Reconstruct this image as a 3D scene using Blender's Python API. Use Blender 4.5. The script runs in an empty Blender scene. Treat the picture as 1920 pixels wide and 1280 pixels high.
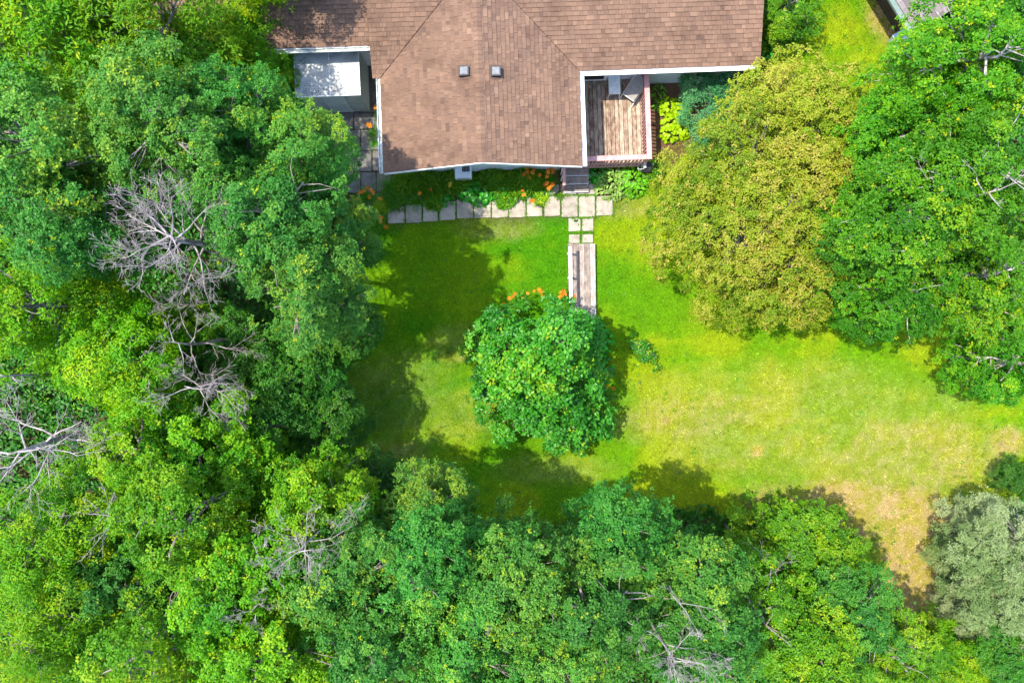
import bpy, math, random
import numpy as np
from mathutils import Vector, Matrix
R = math.radians
random.seed(7)
rng = np.random.default_rng(7)
scene = bpy.context.scene
col = scene.collection

# ------------------------------------------------------------------ camera, sky, sun, exposure
CAM_H = 28.0
PXM = 53.0                       # photograph pixels per metre on the ground
cam_d = bpy.data.cameras.new('camera'); cam = bpy.data.objects.new('camera', cam_d); col.objects.link(cam)
cam.location = (0, 0, CAM_H); cam.rotation_euler = (0, 0, 0)
cam_d.sensor_width = 36; cam_d.lens = 36 * PXM * CAM_H / 1920.0
cam_d.clip_end = 1500
scene.camera = cam
# shadow of a 1 m post on the ground runs (0.40, -0.06)
SHX, SHY = 0.40, -0.06
sun_vec = Vector((-SHX, -SHY, 1.0)).normalized()
SUN_EL = math.asin(sun_vec.z)
SUN_AZ = math.atan2(sun_vec.x, sun_vec.y)
world = bpy.data.worlds.new('World'); scene.world = world; world.use_nodes = True
wn = world.node_tree
sky = wn.nodes.new('ShaderNodeTexSky'); sky.sky_type = 'NISHITA'; sky.sun_disc = False
sky.sun_elevation = SUN_EL; sky.sun_rotation = SUN_AZ
wn.links.new(sky.outputs[0], wn.nodes['Background'].inputs[0])
wn.nodes['Background'].inputs[1].default_value = 0.15
sun_d = bpy.data.lights.new('sun', 'SUN'); sun = bpy.data.objects.new('sun', sun_d); col.objects.link(sun)
sun_d.energy = 2.1; sun_d.angle = R(0.53); sun_d.color = (1.0, 0.93, 0.80)
sun.rotation_euler = sun_vec.to_track_quat('Z', 'Y').to_euler()
sun.location = (-10, 2, 30)
scene.view_settings.view_transform = 'Standard'; scene.view_settings.look = 'None'
scene.view_settings.gamma = 1; scene.view_settings.use_curve_mapping = False
scene.view_settings.exposure = 2.22
scene.render.engine = 'CYCLES'
scene.cycles.use_denoising = True; scene.cycles.denoising_prefilter = 'ACCURATE'
scene.cycles.max_bounces = 8; scene.cycles.diffuse_bounces = 6; scene.cycles.transmission_bounces = 6; scene.cycles.use_adaptive_sampling = True; scene.cycles.adaptive_threshold = 0.02
scene.cycles.glossy_bounces = 2; scene.cycles.caustics_reflective = False; scene.cycles.caustics_refractive = False

def at(px, py, h=0.0):
    """ground-plan position of the point seen at photograph pixel (px, py) when it is h metres up"""
    k = (CAM_H - h) / CAM_H / PXM
    return ((px - 960) * k, (640 - py) * k)

# ------------------------------------------------------------------ helpers
def tag(o, label=None, cat=None, group=None, kind=None):
    if label: o['label'] = label
    if cat: o['category'] = cat
    if group: o['group'] = group
    if kind: o['kind'] = kind
    return o
def empty(name, loc=(0, 0, 0), rz=0, parent=None):
    o = bpy.data.objects.new(name, None); col.objects.link(o)
    o.location = loc; o.rotation_euler = (0, 0, rz); o.empty_display_size = 0.2
    if parent: o.parent = parent
    return o
def link(name, me, mat=None, parent=None, loc=None, rz=None):
    o = bpy.data.objects.new(name, me); col.objects.link(o)
    if mat and not me.materials: me.materials.append(mat)
    if parent: o.parent = parent
    if loc is not None: o.location = loc
    if rz is not None: o.rotation_euler = (0, 0, rz)
    return o
def np_mesh(name, V, F, face_attr=None, face_col=None, smooth=False):
    """V (n,3); F (m,k) faces all of one size"""
    me = bpy.data.meshes.new(name)
    V = np.asarray(V, np.float32); F = np.asarray(F, np.int32); k = F.shape[1]; m = len(F)
    me.vertices.add(len(V)); me.vertices.foreach_set('co', V.ravel())
    me.loops.add(m * k); me.loops.foreach_set('vertex_index', F.ravel())
    me.polygons.add(m)
    me.polygons.foreach_set('loop_start', np.arange(0, m * k, k, dtype=np.int32))
    me.polygons.foreach_set('loop_total', np.full(m, k, np.int32))
    if smooth: me.polygons.foreach_set('use_smooth', np.ones(m, bool))
    if face_attr is not None:
        a = me.attributes.new('tint', 'FLOAT', 'FACE'); a.data.foreach_set('value', np.asarray(face_attr, np.float32))
    if face_col is not None:
        c = np.ones((m, 4), np.float32); c[:, :3] = face_col
        a = me.attributes.new('col', 'FLOAT_COLOR', 'FACE'); a.data.foreach_set('color', c.ravel())
    me.update(calc_edges=True); me.validate()
    return me
class MB:
    """collects boxes, prisms, tubes into one mesh"""
    def __init__(s): s.v = []; s.f = []; s.t = []
    def add(s, vs, fs, tint=0.5):
        b = len(s.v); s.v += [tuple(p) for p in vs]
        s.f += [tuple(b + i for i in f) for f in fs]; s.t += [tint] * len(fs); return s
    def box(s, x0, x1, y0, y1, z0, z1, tint=0.5, rz=0, piv=None):
        vs = [(x, y, z) for z in (z0, z1) for y in (y0, y1) for x in (x0, x1)]
        if rz:
            px, py = piv or ((x0 + x1) / 2, (y0 + y1) / 2); c, n = math.cos(rz), math.sin(rz)
            vs = [(px + (x - px) * c - (y - py) * n, py + (x - px) * n + (y - py) * c, z) for x, y, z in vs]
        return s.add(vs, [(0, 2, 3, 1), (4, 5, 7, 6), (0, 1, 5, 4), (2, 6, 7, 3), (0, 4, 6, 2), (1, 3, 7, 5)], tint)
    def prism(s, poly, z0, z1, tint=0.5):
        n = len(poly); vs = [(x, y, z0) for x, y in poly] + [(x, y, z1) for x, y in poly]
        fs = [tuple(range(n - 1, -1, -1)), tuple(range(n, 2 * n))] + [(i, (i + 1) % n, n + (i + 1) % n, n + i) for i in range(n)]
        return s.add(vs, fs, tint)
    def bar(s, a, b, w, h, tint=0.5):
        a = Vector(a); b = Vector(b); d = (b - a).normalized()
        up = Vector((0, 0, 1)) if abs(d.z) < 0.95 else Vector((0, 1, 0))
        x = d.cross(up).normalized() * w / 2; y = x.cross(d).normalized() * h / 2
        vs = [a - x - y, a + x - y, a + x + y, a - x + y, b - x - y, b + x - y, b + x + y, b - x + y]
        return s.add(vs, [(0, 1, 2, 3), (7, 6, 5, 4), (0, 4, 5, 1), (1, 5, 6, 2), (2, 6, 7, 3), (3, 7, 4, 0)], tint)
    def tube(s, pts, rad, n=6, tint=0.5, cap=True):
        pts = [Vector(p) for p in pts]; vs = []; fs = []
        ref = Vector((0.3, 0.9, 0.31))
        for i, p in enumerate(pts):
            d = (pts[min(i + 1, len(pts) - 1)] - pts[max(i - 1, 0)])
            d = d.normalized() if d.length > 1e-9 else Vector((0, 0, 1))
            x = d.cross(ref)
            if x.length < 0.1: x = d.cross(Vector((1, 0, 0)))
            x.normalize(); y = d.cross(x); r = rad[i] if hasattr(rad, '__len__') else rad
            for k in range(n):
                a = 2 * math.pi * k / n; vs.append(p + x * (r * math.cos(a)) + y * (r * math.sin(a)))
        for i in range(len(pts) - 1):
            for k in range(n):
                fs.append((i * n + k, i * n + (k + 1) % n, (i + 1) * n + (k + 1) % n, (i + 1) * n + k))
        if cap: fs += [tuple(range(n - 1, -1, -1)), tuple((len(pts) - 1) * n + k for k in range(n))]
        return s.add(vs, fs, tint)
    def mesh(s, name, mat, smooth=False):
        me = bpy.data.meshes.new(name); me.from_pydata(s.v, [], s.f)
        a = me.attributes.new('tint', 'FLOAT', 'FACE'); a.data.foreach_set('value', np.asarray(s.t, np.float32))
        if smooth: me.polygons.foreach_set('use_smooth', [True] * len(me.polygons))
        me.update(); me.materials.append(mat); return me
    def build(s, name, mat, parent=None, loc=None, rz=None, bevel=0, smooth=False):
        o = link(name, s.mesh(name, mat, smooth), None, parent, loc, rz)
        if bevel:
            m = o.modifiers.new('edge', 'BEVEL'); m.width = bevel; m.segments = 1; m.limit_method = 'ANGLE'
        return o

def hash2(ix, iy, seed):
    M = 0xffffffff
    n = ((np.asarray(ix, np.int64) & M) * 0x1E3779B1 + (seed * 0x632BE5AB & M)) & M
    n = ((n ^ (n >> 15)) * 0x2C1B3C6D) & M
    n = (n + (np.asarray(iy, np.int64) & M) * 0x45EBCA77) & M
    n = ((n ^ (n >> 13)) * 0x297A2D39) & M; n = ((n ^ (n >> 16)) * 0x5B2C9B53) & M
    return ((n ^ (n >> 15)) & 0xffff) / 65535.0
def vnoise(x, y, seed=0):
    x = np.asarray(x, float); y = np.asarray(y, float)
    ix = np.floor(x).astype(np.int64); iy = np.floor(y).astype(np.int64); fx = x - ix; fy = y - iy
    fx = fx * fx * (3 - 2 * fx); fy = fy * fy * (3 - 2 * fy)
    a = hash2(ix, iy, seed); b = hash2(ix + 1, iy, seed); c = hash2(ix, iy + 1, seed); d = hash2(ix + 1, iy + 1, seed)
    return (a * (1 - fx) + b * fx) * (1 - fy) + (c * (1 - fx) + d * fx) * fy
def fbm(x, y, seed=0, o=4):
    r = 0; w = 0.5; t = 0
    for i in range(o):
        r = r + w * vnoise(x * 2 ** i, y * 2 ** i, seed + i * 17); t += w; w *= 0.5
    return r / t

# ------------------------------------------------------------------ materials
def new_mat(name):
    m = bpy.data.materials.new(name); m.use_nodes = True; nt = m.node_tree
    return m, nt, nt.nodes['Principled BSDF'], nt.nodes['Material Output']
def N(nt, t, **kw):
    n = nt.nodes.new(t)
    for k, v in kw.items(): setattr(n, k, v)
    return n
def ramp(nt, fac, stops, interp='LINEAR'):
    r = N(nt, 'ShaderNodeValToRGB'); r.color_ramp.interpolation = interp
    e = r.color_ramp.elements
    while len(e) < len(stops): e.new(0.5)
    for i, (p, c) in enumerate(stops): e[i].position = p; e[i].color = (*c, 1)
    if fac is not None: nt.links.new(fac, r.inputs[0])
    return r
def mixc(nt, fac, a, b, mode='MIX'):
    m = N(nt, 'ShaderNodeMix', data_type='RGBA', blend_type=mode)
    for s, v in ((m.inputs[0], fac), (m.inputs[6], a), (m.inputs[7], b)):
        if hasattr(v, 'links') or isinstance(v, bpy.types.NodeSocket): nt.links.new(v, s)
        elif isinstance(v, (int, float)): s.default_value = v
        else: s.default_value = (*v, 1)
    return m.outputs[2]
def noise(nt, scale, detail=4, rough=0.55, vec=None, dist=0):
    n = N(nt, 'ShaderNodeTexNoise'); n.inputs['Scale'].default_value = scale
    n.inputs['Detail'].default_value = detail; n.inputs['Roughness'].default_value = rough; n.inputs['Distortion'].default_value = dist
    if vec is not None: nt.links.new(vec, n.inputs['Vector'])
    return n
def coords(nt, scale=(1, 1, 1), rot=(0, 0, 0)):
    tc = N(nt, 'ShaderNodeTexCoord'); mp = N(nt, 'ShaderNodeMapping')
    mp.inputs['Scale'].default_value = scale; mp.inputs['Rotation'].default_value = rot
    nt.links.new(tc.outputs['Object'], mp.inputs[0]); return mp.outputs[0]
def bump(nt, bsdf, height, strength=0.3, dist=0.01):
    b = N(nt, 'ShaderNodeBump'); b.inputs['Strength'].default_value = strength; b.inputs['Distance'].default_value = dist
    nt.links.new(height, b.inputs['Height']); nt.links.new(b.outputs[0], bsdf.inputs['Normal'])
def surface(name, c0, c1, scale=6, rough=0.8, detail=5, bmp=0.2, stops=None, spec=0.3, stretch=(1, 1, 1), tint=0.0, dist=0.01):
    """two-colour noise surface; 'tint' mixes in the per-piece value so neighbours differ"""
    m, nt, b, _ = new_mat(name); v = coords(nt, stretch)
    n = noise(nt, scale, detail, 0.6, v); lo, hi = stops or (0.35, 0.68)
    c = ramp(nt, n.outputs[0], [(lo, c0), (hi, c1)]).outputs[0]
    if tint:
        a = N(nt, 'ShaderNodeAttribute', attribute_name='tint')
        oi = N(nt, 'ShaderNodeObjectInfo')
        ad = N(nt, 'ShaderNodeMath', operation='ADD'); nt.links.new(a.outputs['Fac'], ad.inputs[0]); nt.links.new(oi.outputs['Random'], ad.inputs[1])
        mr = N(nt, 'ShaderNodeMapRange'); mr.inputs['From Max'].default_value = 2.0
        mr.inputs['To Min'].default_value = 1 - tint; mr.inputs['To Max'].default_value = 1 + tint
        nt.links.new(ad.outputs[0], mr.inputs[0])
        hs = N(nt, 'ShaderNodeHueSaturation'); nt.links.new(c, hs.inputs['Color']); nt.links.new(mr.outputs[0], hs.inputs['Value']); c = hs.outputs[0]
    nt.links.new(c, b.inputs['Base Color']); b.inputs['Roughness'].default_value = rough
    b.inputs['Specular IOR Level'].default_value = spec
    if bmp:
        n2 = noise(nt, scale * 4, 4, 0.65, v); bump(nt, b, n2.outputs[0], bmp, dist)
    return m
def leaf_mat(name, stops, rough=0.42, trans=0.32, spec=0.45, obj_var=0.12, warm=(1.25, 1.15, 0.45)):
    m, nt, b, out = new_mat(name)
    a = N(nt, 'ShaderNodeAttribute', attribute_name='tint'); c = ramp(nt, a.outputs['Fac'], stops).outputs[0]
    oi = N(nt, 'ShaderNodeObjectInfo')
    mr = N(nt, 'ShaderNodeMapRange'); mr.inputs['To Min'].default_value = 1 - obj_var; mr.inputs['To Max'].default_value = 1 + obj_var
    nt.links.new(oi.outputs['Random'], mr.inputs[0])
    mh = N(nt, 'ShaderNodeMapRange'); mh.inputs['To Min'].default_value = 0.494; mh.inputs['To Max'].default_value = 0.506
    nt.links.new(oi.outputs['Random'], mh.inputs[0])
    hs = N(nt, 'ShaderNodeHueSaturation'); nt.links.new(c, hs.inputs['Color']); nt.links.new(mr.outputs[0], hs.inputs['Value']); nt.links.new(mh.outputs[0], hs.inputs['Hue'])
    c = hs.outputs[0]
    nt.links.new(c, b.inputs['Base Color']); b.inputs['Roughness'].default_value = rough; b.inputs['Specular IOR Level'].default_value = spec
    t = N(nt, 'ShaderNodeBsdfTranslucent'); nt.links.new(mixc(nt, 1.0, c, warm, 'MULTIPLY'), t.inputs[0])
    mx = N(nt, 'ShaderNodeMixShader'); mx.inputs[0].default_value = trans
    nt.links.new(b.outputs[0], mx.inputs[1]); nt.links.new(t.outputs[0], mx.inputs[2]); nt.links.new(mx.outputs[0], out.inputs[0])
    return m
LM = {
 'maple':  leaf_mat('maple leaf', [(0, (.040, .18, .002)), (.45, (.095, .27, .002)), (.85, (.19, .34, .002)), (1, (.29, .37, .003))], spec=.18, trans=.42),
 'poplar': leaf_mat('poplar leaf', [(0, (.022, .135, .014)), (.5, (.055, .21, .020)), (.92, (.14, .295, .026)), (1, (.27, .36, .01))], rough=0.45, spec=0.22, trans=.38),
 'aspen':  leaf_mat('aspen leaf', [(0, (.032, .16, .002)), (.5, (.085, .255, .003)), (.9, (.185, .35, .004)), (1, (.29, .37, .008))], rough=0.45, spec=0.2, trans=.4),
 'birch':  leaf_mat('birch leaf', [(0, (.022, .13, .003)), (.55, (.055, .22, .004)), (.92, (.13, .32, .005)), (1, (.29, .37, .005))], rough=0.45, spec=0.2, trans=.4),
 'haw':    leaf_mat('hawthorn leaf', [(0, (.070, .155, .004)), (.4, (.155, .24, .008)), (.75, (.245, .29, .014)), (1, (.34, .30, .05))], rough=0.5, spec=0.18, trans=.38),
 'lilac':  leaf_mat('lilac leaf', [(0, (.018, .145, .007)), (.55, (.040, .225, .010)), (.92, (.095, .31, .010)), (1, (.22, .36, .01))], rough=0.42, spec=0.32),
 'silver': leaf_mat('silver leaf', [(0, (.085, .165, .04)), (.5, (.17, .25, .08)), (1, (.28, .345, .16))], rough=0.5, spec=0.25, trans=0.2, warm=(1.1, 1.1, .8)),
 'shrub':  leaf_mat('shrub leaf', [(0, (.030, .13, .002)), (.5, (.070, .21, .002)), (.92, (.15, .30, .003)), (1, (.29, .36, .006))], spec=.22),
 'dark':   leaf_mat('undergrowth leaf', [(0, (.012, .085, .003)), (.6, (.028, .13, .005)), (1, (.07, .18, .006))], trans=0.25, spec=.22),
 'juniper': leaf_mat('juniper needle', [(0, (.020, .125, .040)), (.6, (.055, .22, .075)), (1, (.13, .33, .12))], trans=0.12, spec=.2),
 'lime':   leaf_mat('lime leaf', [(0, (.16, .32, .003)), (.6, (.27, .44, .003)), (1, (.36, .50, .006))], trans=0.25, spec=.2, obj_var=.2),
 'strap':  leaf_mat('daylily leaf', [(0, (.026, .16, .003)), (.6, (.065, .25, .004)), (1, (.15, .32, .006))], trans=0.32, spec=.25),
 'hosta':  leaf_mat('hosta leaf', [(0, (.012, .14, .004)), (.6, (.025, .21, .006)), (1, (.055, .28, .008))], trans=0.18, spec=.35, obj_var=.4),
}
MT = {}
MT['bark'] = surface('grey bark', (.09, .075, .06), (.26, .23, .20), 9, 0.9, bmp=0.5, stretch=(1, 1, .3))
MT['pale_bark'] = surface('pale bark', (.15, .13, .11), (.38, .35, .32), 7, 0.85, bmp=0.4, stretch=(1, 1, .4), stops=(.3, .6))
MT['dead_bark'] = surface('dead bark', (.15, .12, .11), (.37, .325, .315), 5, 0.9, bmp=0.4, stretch=(1, 1, .4))
MT['white'] = surface('white painted metal', (.60, .62, .62), (.80, .80, .80), 3, 0.45, bmp=0.05, stops=(.25, .5))
MT['dirty_white'] = surface('weathered white metal', (.26, .30, .24), (.66, .68, .66), 9, 0.6, bmp=0.1, stops=(.36, .60))
MT['siding'] = surface('pale siding', (.50, .54, .57), (.62, .65, .68), 3, 0.6, bmp=0.05)
MT['pink'] = surface('pink painted wood', (.34, .145, .135), (.46, .235, .225), 5, 0.65, bmp=0.2, tint=0.06, stretch=(1, 1, 1), stops=(.25, .5))
MT['dark_wall'] = surface('dark brown boards', (.035, .025, .018), (.09, .06, .04), 14, 0.9, bmp=0.4)
MT['green_metal'] = surface('grey green metal', (.10, .14, .12), (.16, .20, .17), 4, 0.5, bmp=0.05)
MT['soil'] = surface('bed soil', (.045, .028, .018), (.12, .075, .05), 9, 0.95, bmp=0.8)
MT['black'] = surface('black plastic', (.012, .012, .013), (.03, .03, .03), 8, 0.5, bmp=0.1)
MT['grey_plastic'] = surface('grey plastic', (.24, .25, .26), (.36, .37, .38), 8, 0.5, bmp=0.05)
MT['vent_cap'] = surface('dull vent plastic', (.11, .115, .125), (.17, .175, .185), 8, 0.5, bmp=0.05)
MT['blue'] = surface('blue plastic', (.010, .035, .26), (.02, .07, .42), 6, 0.35, bmp=0.05, spec=.5)
MT['pale_blue'] = surface('pale blue plastic', (.34, .44, .52), (.56, .62, .70), 6, 0.4, bmp=0.05)
MT['resin'] = surface('grey white resin', (.50, .52, .52), (.68, .69, .69), 10, 0.5, bmp=0.05)
MT['pale_wood'] = surface('pale wood', (.42, .36, .29), (.60, .54, .47), 12, 0.7, bmp=0.1)
MT['sling'] = surface('grey brown sling', (.17, .155, .14), (.25, .23, .215), 14, 0.8, bmp=0.3)
MT['orange'] = leaf_mat('orange petal', [(0, (.56, .17, .012)), (1, (.74, .30, .03))], trans=0.3, obj_var=.28, warm=(1.1, .9, .6))
MT['yellow'] = leaf_mat('yellow petal', [(0, (.60, .42, .03)), (1, (.70, .55, .05))], trans=0.3, warm=(1.1, 1, .6))
MT['metal'] = surface('grey metal strip', (.32, .33, .34), (.48, .49, .50), 20, 0.4, bmp=0.05)

def shingle_mat(name, stops, rough=0.9):
    m, nt, b, _ = new_mat(name)
    a = N(nt, 'ShaderNodeAttribute', attribute_name='tint'); c = ramp(nt, a.outputs['Fac'], stops).outputs[0]
    v = coords(nt); n = noise(nt, 1.1, 4, 0.6, v); w = ramp(nt, n.outputs[0], [(.28, (.72, .69, .68)), (.5, (.98, .97, .97)), (.72, (1.14, 1.11, 1.08))]).outputs[0]
    g = noise(nt, 170, 2, 0.7, v); gr = ramp(nt, g.outputs[0], [(.3, (.70, .70, .70)), (.7, (1.28, 1.26, 1.25))]).outputs[0]
    c = mixc(nt, 1.0, mixc(nt, 1.0, c, w, 'MULTIPLY'), gr, 'MULTIPLY')
    nt.links.new(c, b.inputs['Base Color']); b.inputs['Roughness'].default_value = rough; b.inputs['Specular IOR Level'].default_value = .2
    bump(nt, b, g.outputs[0], 0.5, 0.004); return m
MT['shingle'] = shingle_mat('brown shingle', [(0, (.030, .020, .016)), (.08, (.090, .056, .041)), (.3, (.122, .075, .053)), (.6, (.146, .089, .061)), (.85, (.168, .104, .070)), (1, (.195, .126, .087))])
MT['underlay'] = surface('shingle underlay', (.07, .045, .035), (.11, .07, .05), 20, 0.95, bmp=0.2)
MT['grey_shingle'] = shingle_mat('grey shingle', [(0, (.10, .085, .082)), (1, (.19, .165, .16))])
def concrete(name, c0, c1, c2):
    m, nt, b, _ = new_mat(name); v = coords(nt)
    g = N(nt, 'ShaderNodeNewGeometry'); n = noise(nt, 3.2, 6, 0.65, g.outputs['Position'])
    c = ramp(nt, n.outputs[0], [(.28, c0), (.5, c1), (.72, c2)]).outputs[0]
    n3 = noise(nt, 26, 4, 0.7, g.outputs['Position'])
    c = mixc(nt, 0.5, c, ramp(nt, n3.outputs[0], [(.3, (.30, .30, .27)), (.58, (1.18, 1.17, 1.15))]).outputs[0], 'MULTIPLY')
    oi = N(nt, 'ShaderNodeObjectInfo'); mr = N(nt, 'ShaderNodeMapRange'); mr.inputs['To Min'].default_value = .86; mr.inputs['To Max'].default_value = 1.1
    nt.links.new(oi.outputs['Random'], mr.inputs[0])
    hs = N(nt, 'ShaderNodeHueSaturation'); nt.links.new(c, hs.inputs['Color']); nt.links.new(mr.outputs[0], hs.inputs['Value'])
    nt.links.new(hs.outputs[0], b.inputs['Base Color']); b.inputs['Roughness'].default_value = .9
    bump(nt, b, n3.outputs[0], 0.5, 0.006); return m
MT['slab'] = concrete('concrete slab', (.15, .132, .100), (.285, .25, .203), (.36, .322, .268))
MT['shaded_slab'] = concrete('shaded concrete slab', (.075, .072, .068), (.13, .125, .118), (.18, .174, .166))  # darker copy of the path concrete, the yard's shade put into its colour
def board_mat(name, stain, worn, grey, lo, hi, grain=(14, 1.0, 14)):
    """painted boards whose stain has worn through in streaks"""
    m, nt, b, _ = new_mat(name); v = coords(nt, grain)
    g = noise(nt, 3.0, 6, 0.7, v); v2 = coords(nt, (3.2, 1.5, 3)); n = noise(nt, 2.6, 6, 0.68, v2)
    a = N(nt, 'ShaderNodeAttribute', attribute_name='tint')
    ad = N(nt, 'ShaderNodeMath', operation='MULTIPLY_ADD'); nt.links.new(a.outputs['Fac'], ad.inputs[0]); ad.inputs[1].default_value = .22; nt.links.new(n.outputs[0], ad.inputs[2])
    c = ramp(nt, ad.outputs[0], [(lo, stain), ((lo + hi) / 2, worn), (hi, grey)]).outputs[0]
    c = mixc(nt, 0.75, c, ramp(nt, g.outputs[0], [(.3, (.42, .40, .38)), (.65, (1.2, 1.2, 1.2))]).outputs[0], 'MULTIPLY')
    nt.links.new(c, b.inputs['Base Color']); b.inputs['Roughness'].default_value = .85
    bump(nt, b, g.outputs[0], 0.5, 0.006); return m
MT['deck'] = board_mat('worn deck board', (.125, .066, .045), (.25, .175, .12), (.37, .30, .225), .40, .72)
MT['step'] = board_mat('weathered step board', (.13, .095, .08), (.20, .16, .13), (.27, .23, .20), .35, .75, (1, 14, 14))
MT['bridge'] = board_mat('weathered plank', (.14, .105, .09), (.24, .195, .165), (.36, .32, .285), .38, .78)
def shed_roof_mat():
    m, nt, b, _ = new_mat('mildewed white sheet'); v = coords(nt)
    n = noise(nt, 2.2, 5, 0.6, v); c = ramp(nt, n.outputs[0], [(.3, (.24, .255, .25)), (.6, (.38, .40, .40))]).outputs[0]
    s = noise(nt, 30, 3, 0.6, v); msk = noise(nt, 0.9, 2, 0.5, v)
    mu = N(nt, 'ShaderNodeMath', operation='MULTIPLY'); nt.links.new(ramp(nt, s.outputs[0], [(.49, (0, 0, 0)), (.55, (1, 1, 1))]).outputs[0], mu.inputs[0])
    # mildew thickest near the low front edge of the sheet (local y is small there)
    sp = N(nt, 'ShaderNodeSeparateXYZ'); nt.links.new(v, sp.inputs[0])
    mr = N(nt, 'ShaderNodeMapRange'); mr.inputs['From Min'].default_value = 1.05; mr.inputs['From Max'].default_value = 0.15; nt.links.new(sp.outputs[1], mr.inputs[0])
    m2 = N(nt, 'ShaderNodeMath', operation='MULTIPLY'); nt.links.new(mr.outputs[0], m2.inputs[0])
    nt.links.new(ramp(nt, msk.outputs[0], [(.38, (0, 0, 0)), (.55, (1, 1, 1))]).outputs[0], m2.inputs[1])
    nt.links.new(m2.outputs[0], mu.inputs[1])
    c = mixc(nt, mu.outputs[0], c, (.06, .065, .07))
    nt.links.new(c, b.inputs['Base Color']); b.inputs['Roughness'].default_value = .5; return m
MT['shed_roof'] = shed_roof_mat()
MT['shed_wall'] = surface('grey green shed wall', (.26, .285, .26), (.36, .38, .35), 3, 0.7, bmp=0.1)
MT['shed_door'] = surface('pale grey shed door', (.34, .38, .37), (.44, .48, .47), 3, 0.6, bmp=0.1)

# ------------------------------------------------------------------ ground colours (shared by soil sheet and grass blades)
def gp(*pts): return [at(x, y) for x, y in pts]
LAWN = gp((600, 405), (640, 395), (735, 418), (1130, 408), (1150, 408), (1152, 372), (1225, 350), (1225, 300), (1330, 230), (1432, 140), (1432, -30), (1730, -30), (1740, 120), (1700, 300), (1790, 420), (1960, 560),
          (1960, 905), (1840, 960), (1770, 1030), (1800, 1180), (1700, 1230), (1640, 1080), (1500, 985), (1330, 960), (1100, 975), (850, 990), (700, 930), (610, 860), (600, 640))
def inside(x, y, poly):
    r = np.zeros(np.shape(x), bool); n = len(poly)
    for i in range(n):
        x0, y0 = poly[i]; x1, y1 = poly[(i + 1) % n]
        c = ((y0 > y) != (y1 > y)); r ^= c & (x < (x1 - x0) * (y - y0) / (y1 - y0 + 1e-12) + x0)
    return r
def seg_dist(x, y, poly):
    d = np.full(np.shape(x), 1e9); n = len(poly)
    for i in range(n):
        ax, ay = poly[i]; bx, by = poly[(i + 1) % n]; dx, dy = bx - ax, by - ay
        t = np.clip(((x - ax) * dx + (y - ay) * dy) / (dx * dx + dy * dy + 1e-12), 0, 1)
        d = np.minimum(d, np.hypot(x - ax - t * dx, y - ay - t * dy))
    return d
def lawn_sdf(x, y):
    d = seg_dist(x, y, LAWN); return np.where(inside(x, y, LAWN), d, -d)
def blob(x, y, px, py, rx, ry, rot=0):
    cx, cy = at(px, py); rx /= PXM; ry /= PXM; c, s = math.cos(rot), math.sin(rot)
    u = ((x - cx) * c + (y - cy) * s) / rx; v = (-(x - cx) * s + (y - cy) * c) / ry
    return np.clip(1.25 - (u * u + v * v) + (fbm(x * .7 + px, y * .7, 5) - .5) * 1.2, 0, 1)
def sm(a, b, t):
    t = np.clip((t - a) / (b - a), 0, 1); return t * t * (3 - 2 * t)
def grass_colour(x, y):
    g1 = np.array((.055, .235, .001)); g2 = np.array((.145, .315, .002)); g3 = np.array((.270, .350, .006)); dry = np.array((.37, .325, .055)); tan = np.array((.41, .315, .135))
    n = fbm(x * .55, y * .55, 3); m = fbm(x * 2.3, y * 2.3, 9); q = fbm(x * 6, y * 6, 21)
    k = sm(.32, .70, n + (m - .5) * .25 + (fbm(x * .35, y * 3.2, 13) - .5) * .38)[..., None]
    c = g1 * (1 - k) + g2 * k
    # the sunny south-east half of the lawn is yellower
    e = sm(-3.5, 6.5, x - y * 0.55 + (n - .5) * 6)[..., None]
    c = c * (1 - .8 * e) + (g2 * (1 - k) + g3 * k) * (.8 * e)
    dr = np.zeros(np.shape(x))
    for args, w in (((1640, 960, 250, 75, -.1), 1.0), ((1700, 1090, 75, 150, .1), 1.2), ((1720, 860, 200, 90), .55), ((1330, 780, 170, 60, .1), .5), ((1480, 850, 260, 60), .35),
                    ((940, 425, 90, 26), .35), ((860, 640, 70, 35), .22), ((850, 670, 40, 14), .4), ((760, 720, 120, 60), .22), ((800, 780, 150, 60), .22), ((1040, 880, 130, 30), .22),
                    ((1420, 845, 16, 14), 1.0), ((1180, 390, 60, 24), .45), ((1660, 40, 34, 60, .5), .9), ((1890, 830, 40, 30), .8), ((1250, 790, 14, 10), .9), ((740, 850, 70, 30), .4), ((1500, 760, 330, 90), .28)):
        dr = np.maximum(dr, w * blob(x, y, *args))
    dr = np.clip(dr * (.75 + .5 * m) * (.75 + .5 * q), 0, 1)[..., None]
    d2 = dry * (1 - sm(.45, .6, q)[..., None]) + tan * sm(.45, .6, q)[..., None]
    c = c * (1 - dr) + d2 * dr
    return c * (.80 + .40 * q[..., None])
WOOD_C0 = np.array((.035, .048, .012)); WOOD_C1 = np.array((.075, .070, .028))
BED = gp((716, 318), (1052, 300), (1052, 366), (900, 380), (716, 396))
BED2 = gp((1205, 120), (1420, 110), (1330, 240), (1240, 330), (1205, 330))
def ground_colour(x, y):
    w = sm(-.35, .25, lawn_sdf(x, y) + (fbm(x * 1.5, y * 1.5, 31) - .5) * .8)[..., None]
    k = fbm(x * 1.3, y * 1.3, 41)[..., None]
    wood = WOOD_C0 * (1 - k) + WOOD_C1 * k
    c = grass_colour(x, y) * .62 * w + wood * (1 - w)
    soil = np.array((.10, .058, .036)) * (.6 + .8 * fbm(x * 5, y * 5, 51))[..., None]
    b = (inside(x, y, BED) | inside(x, y, BED2))[..., None]
    return np.where(b, soil, c)
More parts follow.
